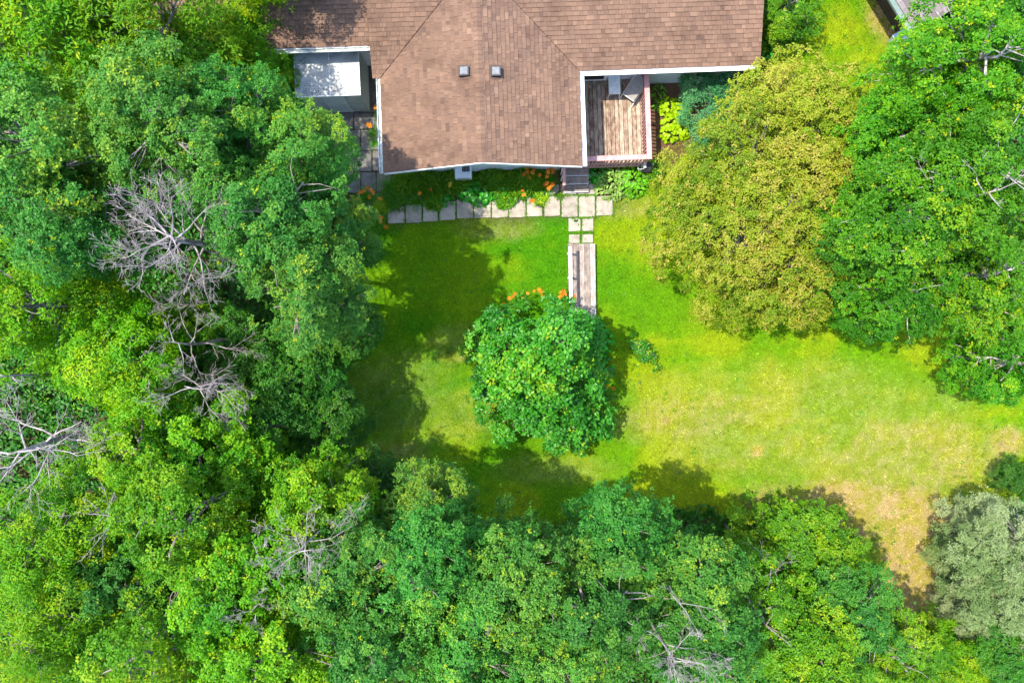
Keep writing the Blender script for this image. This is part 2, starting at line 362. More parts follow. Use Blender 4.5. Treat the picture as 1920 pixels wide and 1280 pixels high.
def build_ground():
    def axis(lo, hi, st):
        a = np.arange(lo, hi + .01, st)
        return np.concatenate(([-220, -110, -55, lo - 8, lo - 2], a, [hi + 2, hi + 8, 55, 110, 220]))
    xs = axis(-20, 20, .2); ys = axis(-14, 14, .2); X, Y = np.meshgrid(xs, ys); nx, ny = len(xs), len(ys)
    Z = (fbm(X * .8, Y * .8, 61) - .5) * .04 - .02
    V = np.stack([X, Y, Z], -1).reshape(-1, 3)
    i = np.arange((nx) * (ny)).reshape(ny, nx)
    F = np.stack([i[:-1, :-1], i[:-1, 1:], i[1:, 1:], i[1:, :-1]], -1).reshape(-1, 4)
    me = np_mesh('ground', V, F, smooth=True)
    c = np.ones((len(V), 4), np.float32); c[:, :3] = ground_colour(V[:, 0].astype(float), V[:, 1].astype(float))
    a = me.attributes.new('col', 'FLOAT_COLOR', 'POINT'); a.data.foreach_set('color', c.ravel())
    m, nt, b, _ = new_mat('ground')
    at_ = N(nt, 'ShaderNodeAttribute', attribute_name='col'); v = coords(nt); n = noise(nt, 38, 5, 0.75, v)
    w = ramp(nt, n.outputs[0], [(.3, (.42, .45, .42)), (.7, (1.6, 1.5, 1.4))]).outputs[0]
    nt.links.new(mixc(nt, 1.0, at_.outputs['Color'], w, 'MULTIPLY'), b.inputs['Base Color']); b.inputs['Roughness'].default_value = .95
    b.inputs['Specular IOR Level'].default_value = .1; bump(nt, b, n.outputs[0], 1.0, 0.03)
    o = link('ground', me, m); tag(o, 'lawn and woodland floor, green grass drying to tan', 'ground', kind='structure')
build_ground()

def build_grass():
    n = 620000
    x = rng.uniform(-9, 19, n); y = rng.uniform(-13, 13, n)
    s = lawn_sdf(x, y) + (fbm(x * 1.5, y * 1.5, 31) - .5) * .5
    dens = .45 + .8 * fbm(x * 3, y * 3, 71)
    keep = (s > -.1) & (rng.random(n) < dens)
    x = x[keep]; y = y[keep]; n = len(x)
    L = rng.uniform(.03, .085, n) * (.7 + .7 * fbm(x * 1.7, y * 1.7, 81)); W = rng.uniform(.008, .017, n)
    a = rng.uniform(0, 2 * np.pi, n); lean = rng.uniform(.15, .95, n)
    dx, dy = np.cos(a), np.sin(a)
    z = -.02 + (fbm(x * .8, y * .8, 61) - .5) * .04
    base = np.stack([x, y, z - .004], -1); side = np.stack([-dy * W, dx * W, np.zeros(n)], -1)
    tip = base + np.stack([dx * L * lean, dy * L * lean, L * np.sqrt(1 - (lean * .8) ** 2)], -1)
    V = np.stack([base - side, base + side, tip], 1).reshape(-1, 3); F = np.arange(3 * n).reshape(-1, 3)
    c = grass_colour(x, y) * rng.uniform(.6, 1.4, (n, 1)) * (.42 + 1.16 * (.6 * vnoise(x * 9, y * 9, 77) + .4 * vnoise(x * 19, y * 19, 78)))[:, None] * (1 + (rng.random((n, 1)) < .025) * np.array((.7, .4, 1.5)))
    me = np_mesh('grass', V, F, face_col=c)
    m, nt, b, out = new_mat('grass blade'); at_ = N(nt, 'ShaderNodeAttribute', attribute_name='col')
    nt.links.new(at_.outputs['Color'], b.inputs['Base Color']); b.inputs['Roughness'].default_value = .5; b.inputs['Specular IOR Level'].default_value = .3
    t = N(nt, 'ShaderNodeBsdfTranslucent'); nt.links.new(at_.outputs['Color'], t.inputs[0])
    mx = N(nt, 'ShaderNodeMixShader'); mx.inputs[0].default_value = .3
    nt.links.new(b.outputs[0], mx.inputs[1]); nt.links.new(t.outputs[0], mx.inputs[2]); nt.links.new(mx.outputs[0], out.inputs[0])
    o = link('grass', me, m); tag(o, 'short mown grass of the lawn, green with dry tan patches', 'grass', kind='stuff')
build_grass()

# ------------------------------------------------------------------ house
TH = R(2.0)
HX, HY = -0.92, 5.47
PITCH = 0.33; A = 3.16; VE = 3.03; HE = 2.8; UR = 8.93; UL = -3.42; VR = 7.2
cs, sn = math.cos(TH), math.sin(TH)
def to_house(x, y): x -= HX; y -= HY; return (x * cs + y * sn, -x * sn + y * cs)
house = empty('house', (HX, HY, 0), TH)
tag(house, 'single-storey house with brown shingle roof and white gutters', 'house')
def clip(poly, a, b, c):      # keep a*x+b*y+c >= 0
    out = []
    for i in range(len(poly)):
        p, q = poly[i], poly[(i + 1) % len(poly)]; dp = a * p[0] + b * p[1] + c; dq = a * q[0] + b * q[1] + c
        if dp >= 0: out.append(p)
        if (dp >= 0) != (dq >= 0):
            t = dp / (dp - dq); out.append((p[0] + (q[0] - p[0]) * t, p[1] + (q[1] - p[1]) * t))
    return out
SLEN = math.sqrt(1 + PITCH * PITCH)
# each plane: frame maps (s along eave, t up the slope in plan) -> local point; region given in (s, t)
def plane_frame(o, es, et):
    nrm = Vector((-et[0] * PITCH, -et[1] * PITCH, 1)).normalized()
    def f(s, t, lift=0.0):
        return Vector((o[0] + es[0] * s + et[0] * t, o[1] + es[1] * s + et[1] * t, o[2] + PITCH * t)) + nrm * lift
    return f
GLEN = VE + A
LWV, LWH, LWL = 4.0, HE + (4.0 - VE) * PITCH - .12, 8.2
planes = {
 'gable_east': (plane_frame((A, 0, HE), (0, 1), (-1, 0)), [(0, 0), (VE, 0), (VE + A, A), (0, A)]),
 'gable_west': (plane_frame((-A, 0, HE), (0, 1), (1, 0)), [(0, 0), (VE, 0), (VE + A, A), (0, A)]),
 'main_east': (plane_frame((0, VE, HE), (1, 0), (0, 1)), [(A, 0), (UR, 0), (UR, VR - VE), (0, VR - VE), (0, A)]),
 'main_west': (plane_frame((0, VE, HE), (1, 0), (0, 1)), [(UL, 0), (-A, 0), (0, A), (0, VR - VE), (UL, VR - VE)]),
 'wing': (plane_frame((UL, LWV, LWH), (-1, 0), (0, 1)), [(.02, 0), (LWL, 0), (LWL, VR - LWV), (.02, VR - LWV)]),
}
def build_roof():
    deck = MB()
    for nm, (f, reg) in planes.items():
        top = [f(s, t, -.015) for s, t in reg]; bot = [f(s, t, -.12) for s, t in reg]; n = len(reg)
        deck.add(top + bot, [tuple(range(n)), tuple(range(2 * n - 1, n - 1, -1))] + [(i, (i + 1) % n, n + (i + 1) % n, n + i) for i in range(n)])
    # north slopes, out of sight from here
    f2 = [(UL, VR), (UR, VR), (UR, VR + 4.2), (UL, VR + 4.2)]
    hz = HE + PITCH * (VR - VE)
    deck.add([(u, v, hz - PITCH * (v - VR) - .015) for u, v in f2] + [(u, v, hz - PITCH * (v - VR) - .12) for u, v in f2],
             [(0, 1, 2, 3), (7, 6, 5, 4), (0, 4, 5, 1), (1, 5, 6, 2), (2, 6, 7, 3), (3, 7, 4, 0)])
    hz = LWH + PITCH * (VR - LWV); f2 = [(UL - LWL, VR), (UL - .02, VR), (UL - .02, VR + 4), (UL - LWL, VR + 4)]
    deck.add([(u, v, hz - PITCH * (v - VR) - .015) for u, v in f2] + [(u, v, hz - PITCH * (v - VR) - .12) for u, v in f2],
             [(0, 1, 2, 3), (7, 6, 5, 4), (0, 4, 5, 1), (1, 5, 6, 2), (2, 6, 7, 3), (3, 7, 4, 0)])
    roof = deck.build('roof', MT['underlay'], house)
    tabs = []
    EXPO = .137 / SLEN
    for nm, (f, reg) in planes.items():
        smin = min(p[0] for p in reg); smax = max(p[0] for p in reg); tmax = max(p[1] for p in reg)
        cx = sum(p[0] for p in reg) / len(reg); cy = sum(p[1] for p in reg) / len(reg)
        edges = []
        for i in range(len(reg)):
            p, q = reg[i], reg[(i + 1) % len(reg)]; a, b = -(q[1] - p[1]), (q[0] - p[0]); l = math.hypot(a, b); a /= l; b /= l
            c = -(a * p[0] + b * p[1])
            if a * cx + b * cy + c < 0: a, b, c = -a, -b, -c
            diag = abs(a) > .2 and abs(b) > .2
            edges.append((a, b, c - (.014 if diag else -.012 if abs(b) > .9 and p[1] < .01 else 0)))
        row = 0; t = -.012
        while t < tmax:
            s = smin - random.random() * .3; drift = random.uniform(-.004, .004)
            while s < smax:
                w = random.choice((.09, .11, .13, .16, .19, .22, .25)); up = random.random()
                jt = random.uniform(-.0025, .0025) + drift
                poly = [(s + .002, t + jt), (s + w - .002, t + jt), (s + w - .002, t + EXPO + .012), (s + .002, t + EXPO + .012)]
                for a, b, c in edges:
                    poly = clip(poly, a, b, c)
                    if len(poly) < 3: break
                if len(poly) >= 3:
                    thick = .027 if up > .45 else .013
                    n = len(poly)
                    def lift(p, th): return th * (1 - (p[1] - t) / EXPO) + .004
                    top = [f(p[0], p[1], lift(p, thick)) for p in poly]; bot = [f(p[0], p[1], -.012) for p in poly]
                    # frames with es x et pointing down need the winding flipped
                    nz = (top[1] - top[0]).cross(top[2] - top[0]).z
                    fs = [tuple(range(n))] + [(i, n + i, n + (i + 1) % n, (i + 1) % n) for i in range(n)]
                    if nz < 0: fs = [tuple(reversed(x)) for x in fs]
                    tint = min(1, max(0, random.gauss(.58 if up > .45 else .44, .14)))
                    area = w if (n == 4) else .0
                    cc = top[0]
                    tabs.append((area, nm, top + bot, fs, max(tint, .1), cc))
                s += w
            t += EXPO; row += 1
    def score(tb):
        if tb[1] not in ('gable_east', 'gable_west') or tb[0] < .15: return 1e9
        return abs(tb[5].x) * .4 + tb[5].y - tb[0] * 3
    order = sorted(range(len(tabs)), key=lambda i: score(tabs[i])); own = set(order[:300])
    field = MB()
    for i, (ar, nm, vs, fs, tint, cc) in enumerate(tabs):
        m_ = MB() if i in own else field
        m_.add(vs, fs[:1], tint); n_v = len(m_.v); m_.f += [tuple(n_v - len(vs) + k for k in f) for f in fs[1:]]; m_.t += [0.0] * (len(fs) - 1)   # cut edges are dark asphalt
        if i in own: m_.build('shingle', MT['shingle'], roof)
    o = field.build('shingle_field', MT['shingle'], roof); o['kind'] = 'stuff'
    # ridge caps on the gable
    v = -.01
    hr = HE + A * PITCH
    while v < GLEN + .1:
        m = MB(); w = .13; l = .165; j = random.uniform(-.006, .006)
        p = [(-w + j, v, hr - w * PITCH + .034), (j, v, hr + .040), (w + j, v, hr - w * PITCH + .034),
             (-w + j, v + l, hr - w * PITCH + .018), (j, v + l, hr + .024), (w + j, v + l, hr - w * PITCH + .018)]
        q = [(a, b, c - .022) for a, b, c in p]
        m.add(p + q, [(0, 1, 4, 3), (1, 2, 5, 4), (0, 6, 7, 1), (1, 7, 8, 2), (0, 3, 9, 6), (2, 8, 11, 5)], min(1, max(0, random.gauss(.6, .14))))
        m.build('ridge_cap', MT['shingle'], roof); v += .143
    # two box vents either side of the ridge
    for px in (870, 930):
        x, y = at(px, 134, HE + A * PITCH - .05); u, vv = to_house(x, y)
        z = HE + PITCH * (A - abs(u)); sl = -PITCH if u > 0 else PITCH
        m = MB()
        m.add([(u - .21, vv - .21, z + .028 - sl * .21), (u + .21, vv - .21, z + .028 + sl * .21), (u + .21, vv + .23, z + .028 + sl * .21), (u - .21, vv + .23, z + .028 - sl * .21)], [(0, 1, 2, 3)])
        fl = m.build('roof_vent', MT['underlay'], roof)
        b = MB(); b.prism([(u - .15, vv - .15), (u + .15, vv - .15), (u + .15, vv + .15), (u - .15, vv + .15)], z - .02, z + .17)
        e = b.build('vent_box', MT['black'], fl)
        c = MB(); k = .125
        c.add([(u - k, vv - k, z + .171), (u + k, vv - k, z + .171), (u + k, vv + k, z + .171), (u - k, vv + k, z + .171),
               (u - .1, vv - .1, z + .19), (u + .1, vv - .1, z + .19), (u + .1, vv + .1, z + .19), (u - .1, vv + .1, z + .19)],
              [(0, 1, 5, 4), (1, 2, 6, 5), (2, 3, 7, 6), (3, 0, 4, 7), (4, 5, 6, 7), (3, 2, 1, 0)])
        c.build('vent_cap', MT['vent_cap'], fl, bevel=.006)
    return roof
roof = build_roof()
def gutter(a, b, outw, mat, z):
    """open trough from a to b, set outward from the eave"""
    a = Vector((*a, z)); b = Vector((*b, z)); o = Vector((*outw, 0)); W = .125; H = .10; t = .012
    prof = [(0, 0), (0, -H), (W * .8, -H), (W, -.02), (W, 0), (W - t * 1.3, 0), (W - t * 1.3, -.02), (W * .8 - t, -H + t), (t, -H + t), (t, 0)]
    m = MB(); n = len(prof)
    vs = [a + o * p + Vector((0, 0, q)) for p, q in prof] + [b + o * p + Vector((0, 0, q)) for p, q in prof]
    fs = [(i, (i + 1) % n, n + (i + 1) % n, n + i) for i in range(n)] + [tuple(range(n - 1, -1, -1)), tuple(range(n, 2 * n))]
    m.add(vs, fs)
    d = (b - a).normalized()
    for e, sgn in ((a, 1), (b, -1)):                       # end plates
        c = e + d * sgn * .004
        q = [c + o * p + Vector((0, 0, r)) for p, r in ((0.002, -.002), (.002, -H + .002), (W * .8, -H + .002), (W - .002, -.02), (W - .002, -.002))]
        q2 = [p + d * sgn * .006 for p in q]; k = len(q)
        m.add(q + q2, [tuple(range(k)), tuple(range(2 * k - 1, k - 1, -1))] + [(i, (i + 1) % k, k + (i + 1) % k, k + i) for i in range(k)])
    return m.build('gutter', mat, house)
gz = HE - .03
def fascia(x0, x1, y0, y1, z0, z1): MB().box(x0, x1, y0, y1, z0, z1).build('fascia', MT['white'], house)
fascia(A + .004, A + .028, .03, VE - .03, HE - .19, HE - .022); fascia(-A - .028, -A - .004, .03, VE - .02, HE - .19, HE - .022)
fascia(A + .03, UR - .02, VE - .028, VE - .004, HE - .19, HE - .022)
fascia(UL - LWL, UL - .1, LWV - .028, LWV - .004, LWH - .19, LWH - .022)
gutter((A + .03, .0), (A + .03, VE - .17), (1, 0), MT['white'], gz)
gutter((A + .03, VE - .03), (UR, VE - .03), (0, -1), MT['white'], gz)
gutter((-A - .03, .0), (-A - .03, VE - .0), (-1, 0), MT['dirty_white'], gz)
gutter((UL - LWL, LWV - .03), (UL - .02, LWV - .03), (0, -1), MT['dirty_white'], LWH - .03)
# gable rake boards, walls
for sgn in (-1, 1):
    m = MB(); z0, z1 = HE - .02, HE + A * PITCH - .02
    m.add([(sgn * A, -.03, z0 - .15), (0, -.03, z1 - .15), (0, -.03, z1), (sgn * A, -.03, z0), (sgn * A, -.004, z0 - .15), (0, -.004, z1 - .15), (0, -.004, z1), (sgn * A, -.004, z0)],
          [(0, 1, 2, 3), (7, 6, 5, 4), (3, 2, 6, 7), (0, 4, 5, 1), (0, 3, 7, 4), (1, 5, 6, 2)])
    m.build('rake_board', MT['white'], house)
WALL_S, WALL_E, WALL_W, WALL_MAIN = .50, 2.62, -2.72, VE + .4
wm = MB()
wm.add([(WALL_W, WALL_S, 0), (WALL_E, WALL_S, 0), (WALL_E, WALL_S, HE + PITCH * (A - WALL_E) - .13), (0, WALL_S, HE + A * PITCH - .13), (WALL_W, WALL_S, HE + PITCH * (A + WALL_W) - .13)], [(0, 1, 2, 3, 4)])
for (x0, y0), (x1, y1), zt in (((WALL_E, WALL_S), (WALL_E, WALL_MAIN), HE), ((WALL_E, WALL_MAIN), (UR - .35, WALL_MAIN), HE), ((WALL_W, WALL_MAIN + 1), (WALL_W, WALL_S), HE), ((UR - .35, WALL_MAIN), (UR - .35, VR + 3.8), HE),
                               ((UL - LWL + .3, LWV + .4), (WALL_W, LWV + .4), LWH), ((UL - LWL + .3, VR + 3.6), (UL - LWL + .3, LWV + .4), LWH)):
    wm.add([(x0, y0, 0), (x1, y1, 0), (x1, y1, zt), (x0, y0, zt)], [(0, 1, 2, 3)])
wm.build('wall', MT['siding'], house)
for i in range(11):                                        # lapped siding boards on the gable front
    z = .35 + i * .2
    MB().box(WALL_W, WALL_E, WALL_S - .014, WALL_S - .002, z, z + .19).build('siding_board', MT['siding'], house)
# patio door to the deck and a gable window (mostly under the eaves)
d = MB().box(3.3, 4.3, WALL_MAIN - .03, WALL_MAIN - .003, .62, 2.6).build('door', MT['white'], house)
MB().box(3.42, 4.18, WALL_MAIN - .038, WALL_MAIN - .031, .8, 2.4).build('pane', MT['black'], d)
# air conditioner in the gable wall
ax, ay = to_house(*at(868, 315, 1.35))
ac = empty('air_conditioner', (HX, HY, 0), TH)
tag(ac, 'white box air conditioner sticking out of the gable wall above the bed', 'air conditioner')
MB().box(ax - .28, ax + .28, WALL_S - .44, WALL_S - .016, 1.0, 1.36)  .build('casing', MT['siding'], ac, bevel=.012)
for k in range(5): MB().box(ax - .03 + k * .052, ax + .014 + k * .052, WALL_S - .24, WALL_S - .06, 1.361, 1.367).build('vent_slat', MT['black'], ac)
MB().box(ax - .22, ax + .22, WALL_S - .448, WALL_S - .441, 1.06, 1.3).build('grille', MT['grey_plastic'], ac)

# ------------------------------------------------------------------ shed beside the house
SX0, SY0 = at(676, 177, 2.1)
shed = empty('garden_shed', (SX0, SY0, 0), R(2.0))
tag(shed, 'small grey shed with flat mildewed white roof under the house eave', 'shed')
SW, SD = 2.14, 1.62
sw = MB(); e = .06
for (x0, y0), (x1, y1) in (((-SW + e, e), (-e, e)), ((-e, e), (-e, SD - e)), ((-e, SD - e), (-SW + e, SD - e)), ((-SW + e, SD - e), (-SW + e, e))):
    sw.add([(x0, y0, 0), (x1, y1, 0), (x1, y1, 2.06), (x0, y0, 2.06)], [(0, 1, 2, 3)])
sw.build('wall', MT['shed_wall'], shed)
sr = MB()
sr.add([(-SW, 0, 2.03), (0, 0, 2.03), (0, SD, 2.12), (-SW, SD, 2.12), (-SW, 0, 2.07), (0, 0, 2.07), (0, SD, 2.16), (-SW, SD, 2.16)],
       [(3, 2, 1, 0), (4, 5, 6, 7), (0, 1, 5, 4), (1, 2, 6, 5), (2, 3, 7, 6), (3, 0, 4, 7)])
ro = sr.build('roof', MT['shed_roof'], shed)
for x in (-SW, -SW * .47, -.03):
    MB().add([(x, .0, 2.071), (x + .03, .0, 2.071), (x + .03, SD, 2.161), (x, SD, 2.161), (x, .0, 2.083), (x + .03, .0, 2.083), (x + .03, SD, 2.173), (x, SD, 2.173)],
             [(4, 5, 6, 7), (0, 1, 5, 4), (1, 2, 6, 5), (3, 0, 4, 7)]).build('seam_batten', MT['dirty_white'], ro)
MB().box(-SW - .004, .004, -.018, -.002, 1.99, 2.082).build('trim', MT['white'], ro)
dr = MB().box(-1.35, -.62, e - .03, e - .003, .08, 1.95).build('door', MT['shed_door'], shed)
MB().box(-.74, -.70, e - .06, e - .031, .95, 1.1).build('handle', MT['metal'], dr)
MB().box(-SW + .02, .02, .0, SD, 0.001, .06).build('base', MT['shaded_slab'], shed)
bx, by = at(543, 172, .9)
bn = empty('storage_bin', (bx, by, 0), R(8)); tag(bn, 'blue plastic bin tucked beside the grey shed', 'bin')
b = MB(); b.add([(-.24, -.26, .03), (.24, -.26, .03), (.24, .26, .03), (-.24, .26, .03), (-.29, -.32, .88), (.29, -.32, .88), (.29, .32, .88), (-.29, .32, .88)],
                [(3, 2, 1, 0), (0, 1, 5, 4), (1, 2, 6, 5), (2, 3, 7, 6), (3, 0, 4, 7), (4, 5, 6, 7)]); b.build('body', MT['blue'], bn, bevel=.02)
MB().box(-.31, .31, -.35, .34, .882, .93).build('lid', MT['blue'], bn, bevel=.02)
MB().box(-.2, .2, .341, .38, .88, .92).build('handle', MT['black'], bn)

# ------------------------------------------------------------------ paving
path = empty('path', (0, 0, 0)); tag(path, 'row of square concrete slabs along the flower bed to the footbridge', 'path', kind='structure')
def slab(parent, quad, mat, z=.035):
    q = [at(*p) for p in quad]; q = [(x + random.uniform(-.012, .012), y + random.uniform(-.012, .012)) for x, y in q]
    q2 = []
    for i in range(len(q)):
        a_, b_ = q[i], q[(i + 1) % len(q)]; q2.append(a_)
        for t_ in (.06, .35, .68, .94):
            j_ = .003 if t_ in (.06, .94) else .011
            q2.append((a_[0] + (b_[0] - a_[0]) * t_ + random.uniform(-j_, j_), a_[1] + (b_[1] - a_[1]) * t_ + random.uniform(-j_, j_)))
    for i in range(0, len(q2), 5):                        # worn corner
        w_ = random.choice((.0, .15, .35, .7)); p_, n_ = q2[i - 1], q2[(i + 1) % len(q2)]; m_ = ((p_[0] + n_[0]) / 2, (p_[1] + n_[1]) / 2)
        q2[i] = (q2[i][0] * (1 - w_) + m_[0] * w_, q2[i][1] * (1 - w_) + m_[1] * w_)
    q = q2
    if sum(q[i][0] * q[(i + 1) % len(q)][1] - q[(i + 1) % len(q)][0] * q[i][1] for i in range(len(q))) < 0: q.reverse()
    z += random.uniform(-.006, .008)
    MB().prism(q, -.06, z).build('slab', mat, parent, bevel=.008)
def zz(x, y): return (600 + x / 3.0, 280 + y / 3.0)
row = [(383, 475, 322, 419), (481, 572, 312, 413), (579, 665, 300, 406), (671, 762, 294, 398), (768, 860, 288, 389), (866, 960, 284, 386), (966, 1058, 277, 384), (1062, 1155, 275, 384), (1162, 1252, 270, 380), (1262, 1350, 266, 378), (1358, 1448, 264, 381), (1454, 1546, 262, 381), (1554, 1645, 264, 374)]
for x0, x1, y0, y1 in row:
    sl = -3
    slab(path, [zz(x0, y0), zz(x1, y0 + sl), zz(x1 + 1, y1 + sl), zz(x0 + 1, y1)], MT['slab'])
for x0, x1, y0, y1 in ((1398, 1466, 390, 461), (1474, 1538, 389, 460), (1399, 1462, 479, 528), (1473, 1536, 478, 526), (1352, 1442, 196, 257), (1450, 1545, 194, 255), (1262, 1345, 200, 262)):
    slab(path, [zz(x0, y0), zz(x1, y0 - 2), zz(x1, y1 - 2), zz(x0, y1)], MT['slab'])
patio = empty('patio', (0, 0, 0)); tag(patio, 'shaded dark concrete slab yard between the shed and the house', 'patio', kind='structure')
yy = 128; r_ = 0
while yy < 385:
    hgt = random.choice((29, 38, 41)); xx = 588 + (0 if r_ % 2 else 9)
    while xx < 728:
        w = random.choice((27, 31, 33))
        if yy > 345 and xx < 680: xx += w + 1.6; continue
        slab(patio, [(xx, yy), (xx + w, yy), (xx + w, yy + hgt), (xx, yy + hgt)], MT['shaded_slab'], .03); xx += w + 1.6
    yy += hgt + 1.6; r_ += 1

# ------------------------------------------------------------------ deck, railing, steps
deck = empty('deck', (HX, HY, 0), TH); tag(deck, 'worn brown board deck with pink railing in the house corner', 'deck')
DU0, DU1, DV0, DV1, DH = 2.64, 5.58, .47, WALL_MAIN - .02, .6
u = DU0; i = 0
while u < DU1 - .05:
    w = .133
    if abs(i % 20 - 4) < 1:                               # butt joint in one board
        MB().box(u, u + w, DV0, 2.2, DH - .035, DH + random.uniform(-.002, .003), random.random()).build('board', MT['deck'], deck, bevel=.004)
        MB().box(u, u + w, 2.206, DV1, DH - .035, DH + random.uniform(-.002, .003), random.random()).build('board', MT['deck'], deck, bevel=.004)
    else:
        MB().box(u, u + w, DV0 + random.uniform(-.008, .008), DV1, DH - .035, DH + random.uniform(-.003, .003), random.random()).build('board', MT['deck'], deck, bevel=.004)
    u += .148; i += 1
DE = u - .01
jm = MB()
for v in np.arange(DV0 + .05, DV1, .42): jm.box(DU0, DE - .02, v, v + .04, DH - .18, DH - .037)
jm.build('joists', MT['step'], deck)['kind'] = 'stuff'
MB().box(DU0, DE - .01, DV0 - .03, DV0 - .009, DH - .2, DH - .04).build('skirt_board', MT['pink'], deck)
RH = DH + .95
RS = DV0 + .03; RE = DE - .06; RU0 = 3.02
top_s = MB().box(RU0 - .05, RE - .09, RS - .085, RS + .085, RH, RH + .04, .5).build('top_rail', MT['pink'], deck, bevel=.006)
top_e = MB().box(RE - .085, RE + .085, RS - .085, DV1 - .02, RH, RH + .04, .5).build('top_rail', MT['pink'], deck, bevel=.006)
MB().box(RU0, RE - .05, RS - .02, RS + .02, DH + .1, DH + .16).build('bottom_rail', MT['pink'], deck)
MB().box(RE - .02, RE + .02, RS + .05, DV1 - .05, DH + .1, DH + .16).build('bottom_rail', MT['pink'], deck)
for (pu, pv) in ((RU0, RS), (RE, RS), (RE, (RS + DV1) / 2 + .1), (RE, DV1 - .08)):
    MB().box(pu - .045, pu + .045, pv - .045, pv + .045, DH + .001, RH - .001).build('post', MT['pink'], deck)
bme = MB().box(-.02, .02, -.02, .02, DH + .02, RH - .001).mesh('baluster', MT['pink'])
for u in np.arange(RU0 + .14, RE - .07, .125): link('baluster', bme, None, deck, (u, RS - .045, 0))
for v in np.arange(RS + .15, DV1 - .15, .125):
    if abs(v - (RS + DV1) / 2 - .1) > .07: link('baluster', bme, None, deck, (RE - .045, v, 0))
steps = empty('wooden_steps', (HX, HY, 0), TH); tag(steps, 'three weathered wooden steps down from the deck with a pink handrail', 'steps')
su, _ = to_house(*at(1056, 330, .4)); su1 = su + .90
for k in range(3):
    z = .46 - .15 * k; v1 = DV0 - .035 - .255 * k
    for j in range(2):
        MB().box(su, su1, v1 - .125 * (j + 1) + .004, v1 - .125 * j - .004, z - .035, z, random.random()).build('tread_board', MT['step'], steps, bevel=.004)
    MB().box(su + .01, su1 - .01, v1 - .272, v1 - .242, z - .012, z + .009).build('nosing_strip', MT['metal'], steps)
for uu in (su + .02, su1 - .06):
    m = MB(); v0 = DV0 - .04
    m.add([(uu, v0, .0), (uu, v0 - .76, .0), (uu, v0 - .76, .1), (uu, v0, .41), (uu + .04, v0, .0), (uu + .04, v0 - .76, .0), (uu + .04, v0 - .76, .1), (uu + .04, v0, .41)],
          [(0, 1, 2, 3), (7, 6, 5, 4), (3, 2, 6, 7), (1, 5, 6, 2), (0, 3, 7, 4), (0, 4, 5, 1)]); m.build('stringer', MT['step'], steps)
ru = su - .03
MB().bar((ru, DV0 + .05, RH - .05), (ru, DV0 - .72, 1.05), .10, .04).build('handrail', MT['pink'], steps)
for v, zb, zt in ((DV0 + .0, .3, RH - .08), (DV0 - .68, .02, 1.03)): MB().box(ru - .035, ru + .035, v - .035, v + .035, zb, zt).build('post', MT['pink'], steps)
for v in (DV0 - .2, DV0 - .42): MB().box(ru - .06, ru - .036, v - .02, v + .02, .35, 1.2).build('baluster', MT['white'], steps)
# furniture on the deck
def deck_pt(px, py, h): return at(px, py, h)
tx, ty = deck_pt(1152, 157, 1.05)
tb = empty('side_table', (tx, ty, 0), TH); tag(tb, 'narrow grey-white table on the deck beside the leaning grey chair', 'table')
MB().box(-.20, .20, -.36, .36, 1.02, 1.05).build('table_top', MT['resin'], tb, bevel=.008)
for x, y in ((-.17, -.33), (.17, -.33), (-.17, .33), (.17, .33)): MB().bar((x, y, 1.02), (x * 1.15, y * 1.08, DH + .005), .03, .03).build('leg', MT['resin'], tb)
MB().box(-.17, .17, -.02, .02, .8, .83).build('stretcher', MT['resin'], tb)
lx, ly = deck_pt(1191, 165, 1.0)
ln = empty('folding_chair', (lx, ly, 0), R(-35)); tag(ln, 'grey folding chair with pale wooden rails in the deck corner', 'chair')
m = MB(); m.add([(-.22, -.40, .98), (.22, -.40, .98), (.22, .36, 1.2), (-.22, .36, 1.2), (-.22, -.40, .995), (.22, -.40, .995), (.22, .36, 1.215), (-.22, .36, 1.215)],
                [(3, 2, 1, 0), (4, 5, 6, 7), (0, 1, 5, 4), (1, 2, 6, 5), (2, 3, 7, 6), (3, 0, 4, 7)]); m.build('seat', MT['sling'], ln)
for x in (-.245, .245): MB().bar((x, -.50, .62), (x, .40, 1.23), .035, .045).build('side_rail', MT['pale_wood'], ln)
for x in (-.245, .245): MB().bar((x * .8, .38, .61), (x * .8, -.2, 1.02), .03, .03).build('leg', MT['pale_wood'], ln)
MB().bar((-.23, -.405, .99), (.23, -.405, .99), .03, .03).build('cross_bar', MT['pale_wood'], ln)
# hose reel outside the deck corner
hx, hy = at(1205, 308, .75)
hr_ = empty('hose_reel', (hx, hy, 0), TH); tag(hr_, 'grey hose reel with black drum against the deck corner', 'hose reel')
MB().tube([(.05, -.05, .45), (.33, -.05, .45)], .2, 16).build('drum', MT['black'], hr_)
for x in (-.0, .36): MB().bar((x, -.2, .004), (x, -.02, .78), .03, .04).build('frame_leg', MT['grey_plastic'], hr_)
m = MB(); m.tube([(-.16, -.16, .72), (-.16, .04, .76), (.04, .04, .78), (.04, -.16, .72), (-.16, -.16, .72)], .022, 6, cap=False); m.build('handle', MT['grey_plastic'], hr_)
MB().box(.02, .12, -.14, .06, .70, .80).build('bracket', MT['metal'], hr_, bevel=.01)
MB().tube([(.1, -.05, .58), (.3, -.12, .30), (.25, -.3, .03), (.0, -.35, .02)], .016, 6).build('hose', MT['black'], hr_)

